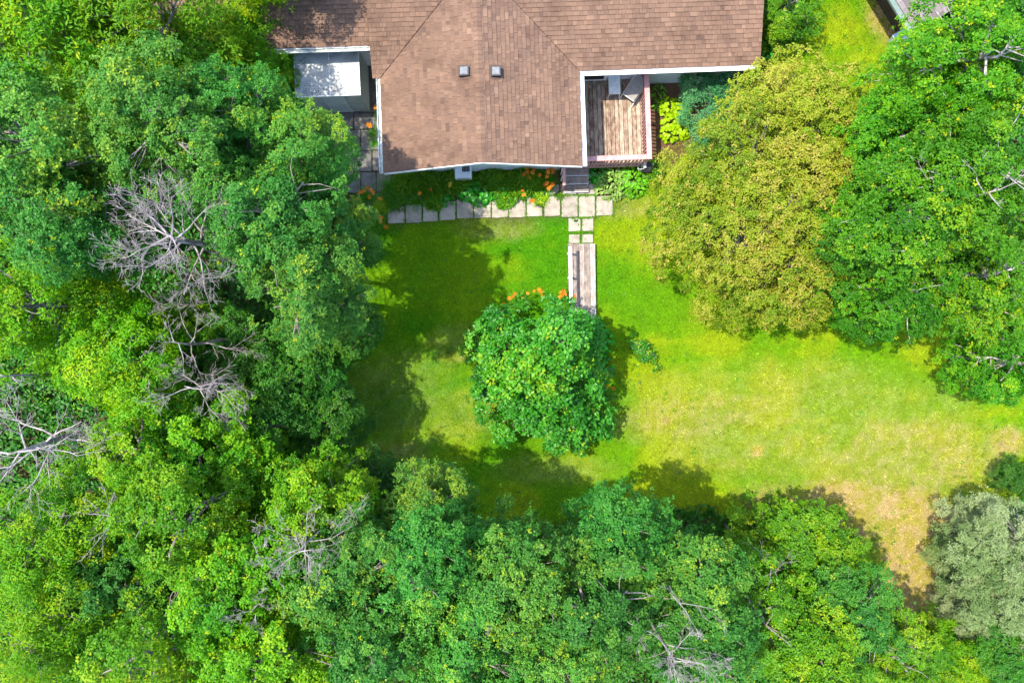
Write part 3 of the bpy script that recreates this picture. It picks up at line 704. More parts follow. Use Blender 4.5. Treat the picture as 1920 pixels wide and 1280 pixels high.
# ------------------------------------------------------------------ footbridge
fx0, fy0 = at(1064.5, 457, .18); fx1, fy1 = at(1114, 604, .18)
fb = empty('footbridge', (fx0, fy0, 0), R(.8)); tag(fb, 'weathered plank footbridge with one white handrail across the lawn', 'footbridge')
BW, BL = .97, fy0 - fy1; npl = 5; pw = BW / npl
for k in range(npl):
    MB().box(k * pw + .004, (k + 1) * pw - .004, -BL + random.uniform(-.015, .015), random.uniform(-.01, .01), .13, .175 + random.uniform(-.004, .004), random.random()).build('plank', MT['bridge'], fb, bevel=.005)
for x in (.03, BW - .09): MB().box(x, x + .06, -BL + .02, -.02, -.03, .128).build('beam', MT['bridge'], fb)
MB().box(-.03, .075, -2.2, -.2, .99, 1.03).build('handrail', MT['white'], fb, bevel=.006)
for y in (-.35, -1.2, -2.05): MB().box(-.012, .055, y - .035, y + .035, .0, .989).build('post', MT['white'], fb)

# ------------------------------------------------------------------ outbuilding in the top right corner
gx, gy = at(1716, 62, 2.1)
dirv = Vector((at(1699, 65)[0] - at(1660, 0)[0], at(1699, 65)[1] - at(1660, 0)[1], 0)).normalized()
ob = empty('outbuilding', (gx, gy, 0), math.atan2(-dirv.y, -dirv.x)); tag(ob, 'dark brown outbuilding with grey shingles in the top right corner', 'shed')
# local x runs along the eave away from the near corner; y<0 is the roof side
OL, OD, OP = 5.5, 4.0, .30
MB().add([(0.35, -.75, 0), (OL, -.75, 0), (OL, -.75, 2.1), (.35, -.75, 2.1)], [(0, 1, 2, 3)]).add([(.35, -.75, 0), (.35, -OD + .4, 0), (.35, -OD + .4, 2.1), (.35, -OD / 2, 2.1 + OP * OD / 2 - .1), (.35, -.75, 2.1)], [(0, 1, 2, 3, 4)]).build('wall', MT['dark_wall'], ob)
orf = MB()
for s0, s1 in ((0, -OD / 2), (-OD, -OD / 2)):
    z0, z1 = 2.1, 2.1 + OP * OD / 2
    orf.add([(0, s0, z0), (OL, s0, z0), (OL, s1, z1), (0, s1, z1), (0, s0, z0 - .08), (OL, s0, z0 - .08), (OL, s1, z1 - .08), (0, s1, z1 - .08)], [(0, 1, 2, 3), (7, 6, 5, 4), (0, 4, 5, 1), (1, 5, 6, 2), (2, 6, 7, 3), (3, 7, 4, 0)])
orf = orf.build('roof', MT['underlay'], ob)
t = 0
while t < OD / 2 - .05:
    x = -random.random() * .2
    while x < OL * .62:
        w = random.choice((.2, .26, .3)); x0 = max(x, .0) + .003; x1 = x + w - .003
        if x1 > x0 + .02:
            z = 2.1 + OP * t; z2 = 2.1 + OP * (t + .16)
            MB().add([(x0, -t, z + .018), (x1, -t, z + .018), (x1, -t - .16, z2 + .006), (x0, -t - .16, z2 + .006), (x0, -t, z + .001), (x1, -t, z + .001)],
                     [(3, 2, 1, 0), (0, 1, 5, 4)], random.random()).build('shingle', MT['grey_shingle'], orf)
        x += w
    t += .16
MB().box(-.01, 1.45, .004, .17, 2.0, 2.09).build('gutter', MT['green_metal'], ob); MB().box(1.46, OL, .004, .17, 2.0, 2.09).build('gutter', MT['green_metal'], ob)
qx, qy = at(1694, 74, .5)
cb = empty('storage_tub', (qx, qy, 0), math.atan2(-dirv.y, -dirv.x)); tag(cb, 'pale blue tub at the corner of the brown outbuilding', 'tub')
m = MB(); m.add([(-.25, -.2, .01), (.25, -.2, .01), (.25, .2, .01), (-.25, .2, .01), (-.3, -.26, .5), (.3, -.26, .5), (.3, .26, .5), (-.3, .26, .5)], [(3, 2, 1, 0), (0, 1, 5, 4), (1, 2, 6, 5), (2, 3, 7, 6), (3, 0, 4, 7)]); m.build('body', MT['pale_blue'], cb)
MB().box(-.32, .32, -.28, .28, .501, .54).build('lid', MT['pale_blue'], cb, bevel=.015)
qx, qy = at(1716, 80, .4)
pb = empty('plastic_crate', (qx, qy, 0), R(20)); tag(pb, 'bright blue crate behind the pale blue tub', 'crate')
for a in ((-.2, .2, -.2, -.18), (-.2, .2, .18, .2), (-.2, -.18, -.179, .179), (.18, .2, -.179, .179)): MB().box(*a, .01, .35).build('side', MT['blue'], pb)
MB().box(-.199, .199, -.199, .199, .002, .009).build('base', MT['blue'], pb)

# ------------------------------------------------------------------ foliage builders
def leaves(P, AX, k, L, W, el=(-.25, .75), fold=.22, tint=None, rg=rng, spread=1.0, jl=.3):
    """clusters at P (n,3) with axis AX (n,3): k leaves radiating round the axis; returns verts, faces, tint"""
    n = len(P); AX = AX / (np.linalg.norm(AX, axis=1, keepdims=True) + 1e-9)
    ref = np.where(np.abs(AX[:, 2:3]) < .9, np.array([[0., 0, 1]]), np.array([[1., 0, 0]]))
    X = np.cross(AX, ref); X /= np.linalg.norm(X, axis=1, keepdims=True); Y = np.cross(AX, X)
    a = (np.arange(k)[None, :] * 2.39996 + rg.uniform(0, 6.28, (n, 1)) + rg.uniform(-.5, .5, (n, k)))[..., None]
    e = rg.uniform(el[0], el[1], (n, k))[..., None]
    rad = X[:, None] * np.cos(a) + Y[:, None] * np.sin(a)
    D = rad * np.cos(e) + AX[:, None] * np.sin(e)
    Nn = AX[:, None] * np.cos(e) - rad * np.sin(e)
    S = np.cross(D, Nn)
    roll = rg.normal(0, .38, (n, k))[..., None]
    S2 = S * np.cos(roll) + Nn * np.sin(roll); N2 = Nn * np.cos(roll) - S * np.sin(roll)
    l = L * rg.uniform(1 - jl, 1 + jl, (n, k))[..., None]; w = W / L * l * .5
    base = P[:, None] + D * l * .25 * spread + rg.normal(0, L * .25, (n, k, 3))
    tip = base + D * l - N2 * l * .18
    midp = base + D * l * .48
    vl = midp + S2 * w + N2 * w * fold * 2; vr = midp - S2 * w + N2 * w * fold * 2
    V = np.stack([base, vl, tip, vr], 2).reshape(-1, 3)
    m = n * k; b = (np.arange(m) * 4)[:, None]
    F = np.concatenate([b + np.array([[0, 2, 1]]), b + np.array([[0, 3, 2]])], 1).reshape(-1, 3)
    t = (tint[:, None] + rg.normal(0, .09, (n, k))).clip(0, 1).reshape(-1) if tint is not None else rg.random(m)
    return V, F, np.repeat(t, 2)
def join(parts):
    Vs, Fs, Ts = [], [], []; b = 0
    for V, F, T in parts: Vs.append(V); Fs.append(F + b); Ts.append(T); b += len(V)
    return np.concatenate(Vs), np.concatenate(Fs), np.concatenate(Ts)
def dome_clumps(lobes, cr, dens, rg, low=-.35, gap=.27):
    """spread clump centres over the lobes' outer surface; returns centres, axes, clump radii"""
    C, Ax, Rr = [], [], []
    for (x, y, z, rx, ry, rz) in lobes:
        area = 2 * math.pi * ((rx + ry) / 2) * ((rx + ry) / 4 + rz / 2); n = max(5, int(area / (math.pi * cr * cr) * dens))
        i = np.arange(n) + .5; zz_ = 1 - (1 - low) * i / n; ph = i * 2.39996 + rg.uniform(0, 6.28)
        q = np.sqrt(1 - zz_ ** 2); d = np.stack([np.cos(ph) * q, np.sin(ph) * q, zz_], -1) + rg.normal(0, .13, (n, 3))
        d /= np.linalg.norm(d, axis=1, keepdims=True)
        s = np.where(rg.random((n, 1)) < .62, rg.uniform(.9, 1.2, (n, 1)), rg.uniform(.45, .75, (n, 1)))
        p = np.array([[x, y, z]]) + d * np.array([[rx, ry, rz]]) * s
        C.append(p); Ax.append(d + np.array([[0, 0, .7]])); Rr.append(cr * rg.uniform(.55, 1.4, n))
    C = np.concatenate(C); Ax = np.concatenate(Ax); Rr = np.concatenate(Rr)
    # drop clumps buried well inside another lobe
    keep = np.ones(len(C), bool)
    for (x, y, z, rx, ry, rz) in lobes:
        keep &= (((C - np.array([x, y, z])) / np.array([rx, ry, rz])) ** 2).sum(1) > .16
    keep &= vnoise(C[:, 0] * 1.15 + C[:, 2] * .6 + 50, C[:, 1] * 1.15 - C[:, 2] * .5 + 50, int(rg.integers(1000))) > gap
    return C[keep], Ax[keep], Rr[keep]
def crown_mesh(name, mat, lobes, cr=.40, dens=1.5, per=26, k=7, L=.075, W=.06, el=(-.25, .75), flat=.95, seed=1, yellow=.03, low=-.35, gap=.27, fold=.22):
    rg = np.random.default_rng(seed)
    C, Ax, Rr = dome_clumps(lobes, cr, dens, rg, low, gap)
    n = len(C); keepn = (per * (Rr / cr) ** 2).astype(int) + 3
    idx = np.repeat(np.arange(n), keepn); m = len(idx)
    Ax = Ax / np.linalg.norm(Ax, axis=1, keepdims=True)
    d = rg.normal(0, 1, (m, 3)); d /= np.linalg.norm(d, axis=1, keepdims=True)
    dot = (d * Ax[idx]).sum(1, keepdims=True); d = np.where((dot < -.15), d - 2 * dot * Ax[idx], d)
    dot = (d * Ax[idx]).sum(1, keepdims=True)
    rr = rg.uniform(.35, 1.0, (m, 1)) ** .6
    off = d * rr * Rr[idx][:, None]; off -= Ax[idx] * (off * Ax[idx]).sum(1, keepdims=True) * (1 - flat)
    # long shoots reach out of some clumps
    sh = rg.random((m, 1)) < .09; off = np.where(sh, off * rg.uniform(1.2, 2.1, (m, 1)), off)
    P = C[idx] + off
    ax = Ax[idx] * .8 + d * .55 + np.array([[0, 0, .35]]) + rg.normal(0, .28, (m, 3))
    tint_c = rg.normal(.45, .17, n) + (vnoise(C[:, 0] * .75 + 30, C[:, 1] * .75 + 30, seed + 5) - .5) * .6
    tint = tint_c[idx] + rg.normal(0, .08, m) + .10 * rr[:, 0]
    tint = np.where(rg.random(m) < yellow, 1.1, np.minimum(tint, .9))
    parts = [leaves(P, ax, k, L, W, el, fold, tint, rg)]
    V, F, T = join(parts)
    me = np_mesh(name, V, F, face_attr=T); me.materials.append(mat)
    return me, C
def limb_mesh(name, mat, base_z, C, lobes, r0, seed, rg=None, lean=(0, 0), twig=.014, nb=1.0):
    """trunk from the ground to the crown, a limb to every lobe, a branch to most clumps"""
    r = random.Random(seed); m = MB()
    top = Vector((lean[0] * .1, lean[1] * .1, max(l[2] for l in lobes) * .7))
    tr = [Vector((0, 0, base_z)), Vector((r.uniform(-.06, .06), r.uniform(-.06, .06), base_z * .7)), Vector((r.uniform(-.1, .1), r.uniform(-.1, .1), base_z * .4)), top * .2, top]
    m.tube(tr, [r0, r0 * .95, r0 * .85, r0 * .65, r0 * .22], 8)
    nodes = []
    for (x, y, z, rx, ry, rz) in lobes:
        e = Vector((x, y, z + rz * .3)); st = Vector((tr[2] * .5 + tr[3] * .5)) if z < 0 else tr[3]
        st = st + (top - st) * r.uniform(0, .4) + Vector((0, 0, -.4 * r.random()))
        mid = st.lerp(e, .5) + Vector((r.uniform(-.15, .15), r.uniform(-.15, .15), r.uniform(-.05, .2)))
        m.tube([st, mid, e], [r0 * .42, r0 * .3, r0 * .12], 6); nodes.append((st, mid, e))
    for c in C:
        if r.random() > nb: continue
        c = Vector(c); st, mid, e = min(nodes, key=lambda q: (q[2] - c).length)
        s = mid.lerp(e, r.uniform(0, .9)); q = s.lerp(c, .55) + Vector((r.uniform(-.1, .1), r.uniform(-.1, .1), r.uniform(-.02, .1)))
        m.tube([s, q, c + (c - s) * .15], [twig * 1.6, twig, twig * .4], 4, cap=False)
    return m.mesh(name, mat, smooth=True)
def lobe_set(seed, Rc=2.0, n=7, tall=1.1, top=.55):
    r = random.Random(seed); L = [(r.uniform(-.2, .2), r.uniform(-.2, .2), top * Rc * .6, .50 * Rc, .50 * Rc, .55 * Rc * tall)]
    a0 = r.uniform(0, 6)
    for i in range(n):
        a = a0 + 6.283 * i / n + r.uniform(-.3, .3); d = Rc * r.uniform(.48, .66); q = Rc * r.uniform(.32, .45)
        L.append((math.cos(a) * d, math.sin(a) * d, Rc * r.uniform(-.75, .30), q, q * r.uniform(.85, 1.15), q * tall * r.uniform(.9, 1.2)))
    for i in range(3):
        a = a0 + 2.1 * i + 1; L.append((math.cos(a) * Rc * .3, math.sin(a) * Rc * .3, -Rc * 1.75, .48 * Rc, .48 * Rc, .4 * Rc))
        a = a0 + 2.1 * i; L.append((math.cos(a) * Rc * .35, math.sin(a) * Rc * .35, -Rc * .95, .5 * Rc, .5 * Rc, .4 * Rc))
    return L
SPEC = {
 'maple':  dict(mat='maple', k=6, L=0.109, W=0.042, el=(-.35, .5), cr=.36, per=26, dens=1.35, yellow=.02, bark='bark'),
 'poplar': dict(mat='poplar', k=7, L=0.063, W=0.054, el=(-.25, .8), cr=.30, per=31, dens=1.35, yellow=.012, bark='bark'),
 'aspen':  dict(mat='aspen', k=7, L=0.074, W=0.057, el=(-.25, .75), cr=.30, per=26, dens=1.3, yellow=.02, bark='bark'),
 'birch':  dict(mat='birch', k=7, L=0.063, W=0.052, el=(-.25, .8), cr=.31, per=31, dens=1.45, yellow=.018, bark='pale_bark'),
 'shrub':  dict(mat='shrub', k=7, L=0.074, W=0.050, el=(-.2, .8), cr=.29, per=26, dens=1.4, yellow=.02, bark='bark'),
 'silver': dict(mat='silver', k=8, L=0.074, W=0.023, el=(0., 1.1), cr=.30, per=45, dens=1.7, yellow=0, bark='bark'),
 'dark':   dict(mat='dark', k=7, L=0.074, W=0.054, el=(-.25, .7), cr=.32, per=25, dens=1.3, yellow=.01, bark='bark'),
}
PROTO = {}
def proto(sp, var):
    key = (sp, var)
    if key not in PROTO:
        s = SPEC[sp]; seed = hash2(np.int64(len(sp) * 13 + ord(sp[0])), np.int64(var), 3); seed = int(seed * 60000)
        Rc = 1.9; lobes = lobe_set(seed, Rc, 7 + var % 2, 1.15)
        me, C = crown_mesh(sp + ' crown', LM[s['mat']], lobes, cr=s['cr'], dens=s['dens'], per=s['per'], k=s['k'], L=s['L'], W=s['W'], el=s['el'], seed=seed, yellow=s['yellow'])
        tm = limb_mesh(sp + ' trunk', MT[s['bark']], -2.0, C, lobes, .13, seed, nb=.4)
        PROTO[key] = (me, tm, Rc)
    return PROTO[key]
def tree(name, sp, var, px, py, r, h, label, cat='tree', group=None, rz=None, squash=1.0):
    """crown seen at photo pixel (px,py) with apparent radius r px; top h metres up"""
    me, tm, Rc = proto(sp, var)
    scale = CAM_H * PXM / (CAM_H - (h - 1.2)); Rm = r / scale; s = Rm / (Rc * 1.02)
    zc = h - 1.12 * Rc * s * squash
    x, y = at(px, py, h - .9 * Rm)
    o = empty(name, (x, y, 0)); tag(o, label, cat, group)
    a = rz if rz is not None else random.uniform(0, 6.28)
    c = link('crown', me, None, o, (0, 0, zc), a); c.scale = (s, s, s * squash)
    t = link('limbs', tm, None, o, (0, 0, zc), a); t.scale = (s, s, s * squash)
    d = math.hypot(x, y) + 1e-6; ln_ = min(1.3, h * .11); bx_, by_ = x / d * ln_, y / d * ln_; zt = max(.25, zc - 2.0 * s * squash)
    MB().tube([(bx_, by_, -.1), (bx_ * .75, by_ * .75, zt * .35), (bx_ * .25, by_ * .25, zt * .75), (0, 0, zt + .05)], [.19 * s, .15 * s, .14 * s, .13 * s], 8).build('trunk', MT[SPEC[sp]['bark']], o, smooth=True)
    return o

# ------------------------------------------------------------------ living trees
WL, WB, WR = 'trees of the wood west of the lawn', 'trees of the wood south of the lawn', 'trees along the east side of the lawn'
TREES = [
 ('maple_tree', 'maple', 0, 70, 50, 185, 10.5, 'yellow-green maple filling the top left corner', WL),
 ('maple_tree', 'maple', 1, 270, 60, 160, 9.4, 'yellow-green maple at top edge midway between corner and roof', WL),
 ('maple_tree', 'maple', 2, 430, -150, 112, 8.5, 'deep green maple cut by the top edge left of the roof', WL),
 ('maple_tree', 'maple', 1, 190, 160, 110, 9.0, 'lower yellow-green maple in front of the top left pair', WL),
 ('poplar_tree', 'poplar', 0, 70, 265, 160, 11, 'grey-green poplar at the left edge below the corner maple', WL),
 ('poplar_tree', 'poplar', 1, 290, 230, 145, 11.5, 'grey-green poplar just above the large bare tree', WL),
 ('poplar_tree', 'poplar', 2, 440, 210, 110, 10.0, 'grey-green poplar between the bare tree and the shed', WL),
 ('poplar_tree', 'poplar', 0, 562, 275, 95, 9.2, 'dark poplar overhanging the shed front and slab yard', WL),
 ('poplar_tree', 'poplar', 3, 500, 400, 145, 11.2, 'tallest pale poplar right of the large bare tree', WL),
 ('poplar_tree', 'poplar', 1, 560, 545, 115, 10.2, 'pale poplar at lawn edge below the tallest poplar', WL),
 ('poplar_tree', 'poplar', 2, 622, 432, 82, 7.6, 'shaded blue-green poplar leaning over the orange daylilies', WL),
 ('poplar_tree', 'poplar', 2, 110, 400, 130, 10.3, 'grey-green poplar left of the large bare tree', WL),
 ('maple_tree', 'maple', 2, 50, 570, 140, 9.5, 'bright yellow-green maple at the middle of left edge', WL),
 ('maple_tree', 'maple', 0, 200, 680, 130, 9.0, 'bright yellow-green maple below the large bare tree', WL),
 ('aspen_tree', 'aspen', 0, 320, 620, 85, 6.0, 'low green aspen under the twigs of bare trees', WL),
 ('aspen_tree', 'aspen', 1, 390, 850, 140, 8.2, 'bright green aspen left of the shaded thicket', WL),
 ('aspen_tree', 'aspen', 2, 250, 850, 115, 9.0, 'bright green aspen right of the bare tree on left edge', WL),
 ('aspen_tree', 'aspen', 3, 570, 958, 118, 9.0, 'bright green aspen at lawn corner beside bare twigs', WL),
 ('aspen_tree', 'aspen', 0, 330, 1000, 135, 10.5, 'bright green aspen around a small bare snag', WL),
 ('maple_tree', 'maple', 1, 75, 1010, 130, 10, 'bright yellow maple below the bare tree on left edge', WL),
 ('poplar_tree', 'poplar', 3, 190, 1110, 110, 9.6, 'grey-green poplar between yellow maple and bottom aspens', WL),
 ('aspen_tree', 'aspen', 1, 430, 1120, 135, 10.6, 'bright green aspen below the bare twig clump', WL),
 ('maple_tree', 'maple', 2, 70, 1200, 130, 10.5, 'yellow-green maple filling the bottom left corner', WL),
 ('aspen_tree', 'aspen', 2, 270, 1230, 140, 11, 'green aspen at bottom edge right of the corner maple', WL),
 ('poplar_tree', 'poplar', 0, 800, 968, 95, 8.4, 'dark blue-green poplar jutting onto the lawn', WB),
 ('poplar_tree', 'poplar', 1, 655, 1095, 122, 10.8, 'green poplar right of the bare twig clump', WB),
 ('poplar_tree', 'poplar', 2, 800, 1080, 125, 11, 'green poplar below the one jutting onto the lawn', WB),
 ('aspen_tree', 'aspen', 3, 490, 1240, 130, 11, 'yellowish aspen at bottom edge, third from the left corner', WB),
 ('poplar_tree', 'poplar', 3, 700, 1220, 135, 11, 'green poplar at bottom edge, fourth from the left corner', WB),
 ('poplar_tree', 'poplar', 0, 960, 1105, 135, 10.6, 'broad green poplar below the shadowed lawn notch', WB),
 ('poplar_tree', 'poplar', 1, 890, 1240, 125, 11, 'green poplar at bottom edge, fifth from the left corner', WB),
 ('poplar_tree', 'poplar', 2, 1170, 1040, 120, 9.4, 'green poplar whose shadow lies on the lawn behind', WB),
 ('poplar_tree', 'poplar', 3, 1100, 1150, 140, 11, 'tall poplar with yellow shoots left of the bare treetop', WB),
 ('poplar_tree', 'poplar', 0, 1050, 1260, 110, 10.6, 'green poplar at bottom edge left of the bare treetop', WB),
 ('poplar_tree', 'poplar', 1, 1295, 1130, 115, 9.6, 'shaded green poplar above the bare treetop', WB),
 ('poplar_tree', 'poplar', 2, 1330, 1230, 120, 9.8, 'green poplar at bottom edge right of the bare treetop', WB),
 ('birch_tree', 'birch', 0, 1858, 95, 150, 11, 'dark green birch filling the top right corner', WR),
 ('birch_tree', 'birch', 1, 1735, 235, 118, 8.8, 'bright green birch below the brown outbuilding', WR),
 ('birch_tree', 'birch', 2, 1850, 320, 150, 11, 'tall birch with a pale leaning trunk at right edge', WR),
 ('birch_tree', 'birch', 3, 1720, 400, 135, 10.4, 'green birch with pale bare boughs beside the olive tree', WR),
 ('birch_tree', 'birch', 0, 1868, 512, 135, 8.4, 'green birch at right edge overhanging the sunny lawn', WR),
 ('birch_tree', 'birch', 1, 1690, 540, 110, 7.2, 'green birch with its lower edge over the lawn by the olive tree', WR),
 ('birch_tree', 'birch', 2, 1912, 680, 88, 6.0, 'lowest green birch on right edge above the dry corner', WR),
]
for nm, sp, var, px, py, r, h, lab, grp in TREES: tree(nm, sp, var, px, py, r, h, lab, 'tree', grp)
SHR = [
 ('maple_sapling', 'maple', 2, 462, 30, 92, 4.2, 'shaded green maple sapling touching the left roof end'),
 ('maple_sapling', 'maple', 0, 425, 115, 80, 4.2, 'shaded maple sapling between the poplars and the roof'),
 ('maple_sapling', 'maple', 1, 490, 140, 62, 3.8, 'low shaded maple sapling left of the shed'),
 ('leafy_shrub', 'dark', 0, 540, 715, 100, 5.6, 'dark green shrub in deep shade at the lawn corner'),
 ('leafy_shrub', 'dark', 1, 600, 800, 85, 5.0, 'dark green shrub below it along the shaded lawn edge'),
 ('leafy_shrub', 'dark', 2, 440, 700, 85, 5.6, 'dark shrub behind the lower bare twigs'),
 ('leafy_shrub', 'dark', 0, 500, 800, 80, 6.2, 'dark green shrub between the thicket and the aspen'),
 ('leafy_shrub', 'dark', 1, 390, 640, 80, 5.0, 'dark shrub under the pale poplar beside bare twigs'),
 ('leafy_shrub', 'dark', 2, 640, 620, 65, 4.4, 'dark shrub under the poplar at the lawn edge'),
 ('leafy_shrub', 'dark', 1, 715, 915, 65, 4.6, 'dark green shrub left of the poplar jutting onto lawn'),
 ('leafy_shrub', 'shrub', 0, 1490, 1045, 108, 4.8, 'bright green spreading shrub at the lower lawn edge'),
 ('leafy_shrub', 'shrub', 1, 1580, 1080, 80, 4.8, 'bright green shrub beside the dry path'),
 ('leafy_shrub', 'shrub', 2, 1430, 1160, 115, 7.2, 'yellow-green shrub with bare sticks below the spreading shrub'),
 ('poplar_sapling', 'poplar', 3, 1610, 1160, 95, 6.6, 'grey-green sapling left of the dry path end'),
 ('leafy_shrub', 'shrub', 0, 1540, 1240, 110, 7.4, 'yellow-green shrub at bottom edge below the sapling'),
 ('leafy_shrub', 'shrub', 1, 1690, 1240, 85, 5.8, 'bright green shrub at bottom edge near the dry path end'),
 ('maple_sapling', 'maple', 0, 1810, 1235, 70, 4.8, 'yellow-green maple sapling below the silver shrubs'),
 ('silver_shrub', 'silver', 0, 1900, 1045, 108, 5.6, 'large silver-grey shrub on right edge by the dry path'),
 ('silver_shrub', 'silver', 1, 1920, 1155, 95, 5.8, 'silver-grey shrub at right edge below the large one'),
 ('silver_shrub', 'silver', 0, 1850, 1170, 62, 4.2, 'small silver-green shrub at the edge of dry grass'),
 ('leafy_shrub', 'dark', 0, 1905, 1240, 70, 5.5, 'dark green shrub in the bottom right corner'),
 ('leafy_shrub', 'dark', 1, 1925, 900, 38, 2.6, 'small dark shrub at right edge above the silver shrubs'),
 ('leafy_shrub', 'shrub', 2, 1482, 2, 72, 3.2, 'bright green shrub beside the right end of the roof'),
]
for nm, sp, var, px, py, r, h, lab in SHR: tree(nm, sp, var, px, py, r, h, lab, 'shrub', squash=.9)

def custom_tree(name, label, cat, mat, bark, lobes_px, base_px, seed, group=None, trunk_r=.12, **kw):
    """lobes given as photo px, py, radius px, height of lobe centre, vertical radius"""
    bx_, by_ = at(*base_px)
    lobes = []
    for px, py, r, z, rz in lobes_px:
        x, y = at(px, py, z); rm = r * (CAM_H - z) / CAM_H / PXM; lobes.append((x - bx_, y - by_, z, rm, rm, rz))
    me, C = crown_mesh(name + ' crown', LM[mat], lobes, seed=seed, **kw)
    zt = max(l[2] for l in lobes)
    tm = MB(); r = random.Random(seed)
    tm.tube([(0, 0, -.05), (.04, .02, zt * .25), (0, 0, zt * .5)], [trunk_r * 1.3, trunk_r, trunk_r * .8], 8)
    for (x, y, z, rx, ry, rz) in lobes:
        e = Vector((x, y, z + rz * .2)); st = Vector((0, 0, zt * .42)); mid = st.lerp(e, .5) + Vector((r.uniform(-.2, .2), r.uniform(-.2, .2), .1))
        tm.tube([st, mid, e], [trunk_r * .6, trunk_r * .4, .02], 6)
        for c in C:
            c = Vector(c)
            if r.random() < .35 and (c - Vector((x, y, z))).length < max(rx, rz) * 1.15:
                s = mid.lerp(e, r.uniform(.1, .95)); tm.tube([s, s.lerp(c, .5) + Vector((r.uniform(-.08, .08), r.uniform(-.08, .08), .05)), c], [.014, .009, .004], 4, cap=False)
    o = empty(name, (bx_, by_, 0)); tag(o, label, cat, group)
    link('crown', me, None, o); link('trunk', tm.mesh(name + ' trunk', MT[bark], True), None, o)
    return o
HAW = dict(cr=.27, dens=1.7, per=19, k=7, L=.070, W=.042, el=(-.2, .7), yellow=.09, gap=.14)
custom_tree('hawthorn_tree', 'broad olive and bronze leaved tree beside the deck', 'tree', 'haw', 'bark',
            [(1322, 348, 76, 3.2, 1.1), (1400, 300, 95, 4.4, 1.2), (1390, 430, 100, 4.6, 1.3), (1300, 440, 80, 3.2, 1.0), (1480, 400, 105, 5.2, 1.3), (1540, 330, 80, 4.8, 1.2), (1470, 500, 95, 4.4, 1.2), (1370, 520, 75, 3.2, 1.0), (1540, 460, 80, 4.6, 1.2), (1500, 550, 62, 3.4, .9), (1430, 545, 48, 2.8, .8)],
            (1410, 430), 11, trunk_r=.15, **HAW)
custom_tree('hawthorn_tree', 'smaller yellow-olive tree against the right end of the gutter', 'tree', 'haw', 'bark',
            [(1480, 195, 82, 3.8, 1.1), (1420, 200, 58, 3.0, .9), (1560, 215, 76, 4.2, 1.0), (1510, 250, 80, 4.4, 1.1), (1420, 250, 55, 3.4, .9), (1580, 270, 55, 4.0, .9)],
            (1460, 260), 12, trunk_r=.11, **HAW)
custom_tree('lilac_bush', 'round dark green lilac bush on the lawn at the footbridge end', 'bush', 'lilac', 'bark',
            [(1000, 690, 85, 2.2, 1.2), (950, 650, 60, 1.9, .9), (1040, 640, 70, 2.6, 1.0), (1052, 722, 62, 2.4, 1.0), (1010, 620, 50, 1.7, .8), (960, 740, 60, 1.5, .8), (1030, 770, 65, 1.6, .9), (1090, 780, 48, 1.3, .7), (925, 640, 30, 1.4, .5), (1050, 612, 26, 1.5, .6), (1085, 820, 25, 1.0, .4), (1030, 655, 55, 4.3, .8), (1055, 640, 40, 5.0, .7), (905, 660, 22, 1.2, .4), (970, 600, 24, 1.3, .4), (1120, 795, 20, .9, .4), (960, 800, 26, 1.0, .4), (1010, 700, 55, 3.4, .8)],
            (1010, 690), 13, trunk_r=.07, cr=.26, dens=1.35, per=10, k=6, L=.118, W=.09, el=(-.2, .8), yellow=.012, gap=.2)
custom_tree('seedling_bush', 'small leafy seedling on the grass right of the lilac bush', 'plant', 'lilac', 'bark', [(1208, 655, 24, .4, .25), (1230, 668, 18, .3, .2), (1190, 640, 14, .3, .2)], (1215, 664), 14, trunk_r=.012, cr=.16, dens=1.2, per=6, k=5, L=.07, W=.05, yellow=.05)
custom_tree('round_shrub', 'low dark round-leaved shrub at the lilac bush foot', 'shrub', 'hosta', 'bark', [(932, 725, 34, .55, .4), (910, 705, 20, .45, .3)], (930, 725), 15, trunk_r=.02, cr=.18, dens=1.5, per=12, k=6, L=.075, W=.07, yellow=0)
custom_tree('juniper_shrub', 'spreading blue-green juniper between the deck and the olive tree', 'shrub', 'juniper', 'bark',
            [(1330, 178, 38, 1.0, .5), (1375, 155, 36, 1.0, .5), (1308, 165, 24, .8, .4), (1318, 215, 28, .8, .4), (1325, 250, 28, .8, .4), (1345, 205, 30, 1.0, .45)], (1335, 195), 16, trunk_r=.04, cr=.22, dens=1.15, per=26, k=9, L=.095, W=.022, el=(0, 1.0), yellow=0)

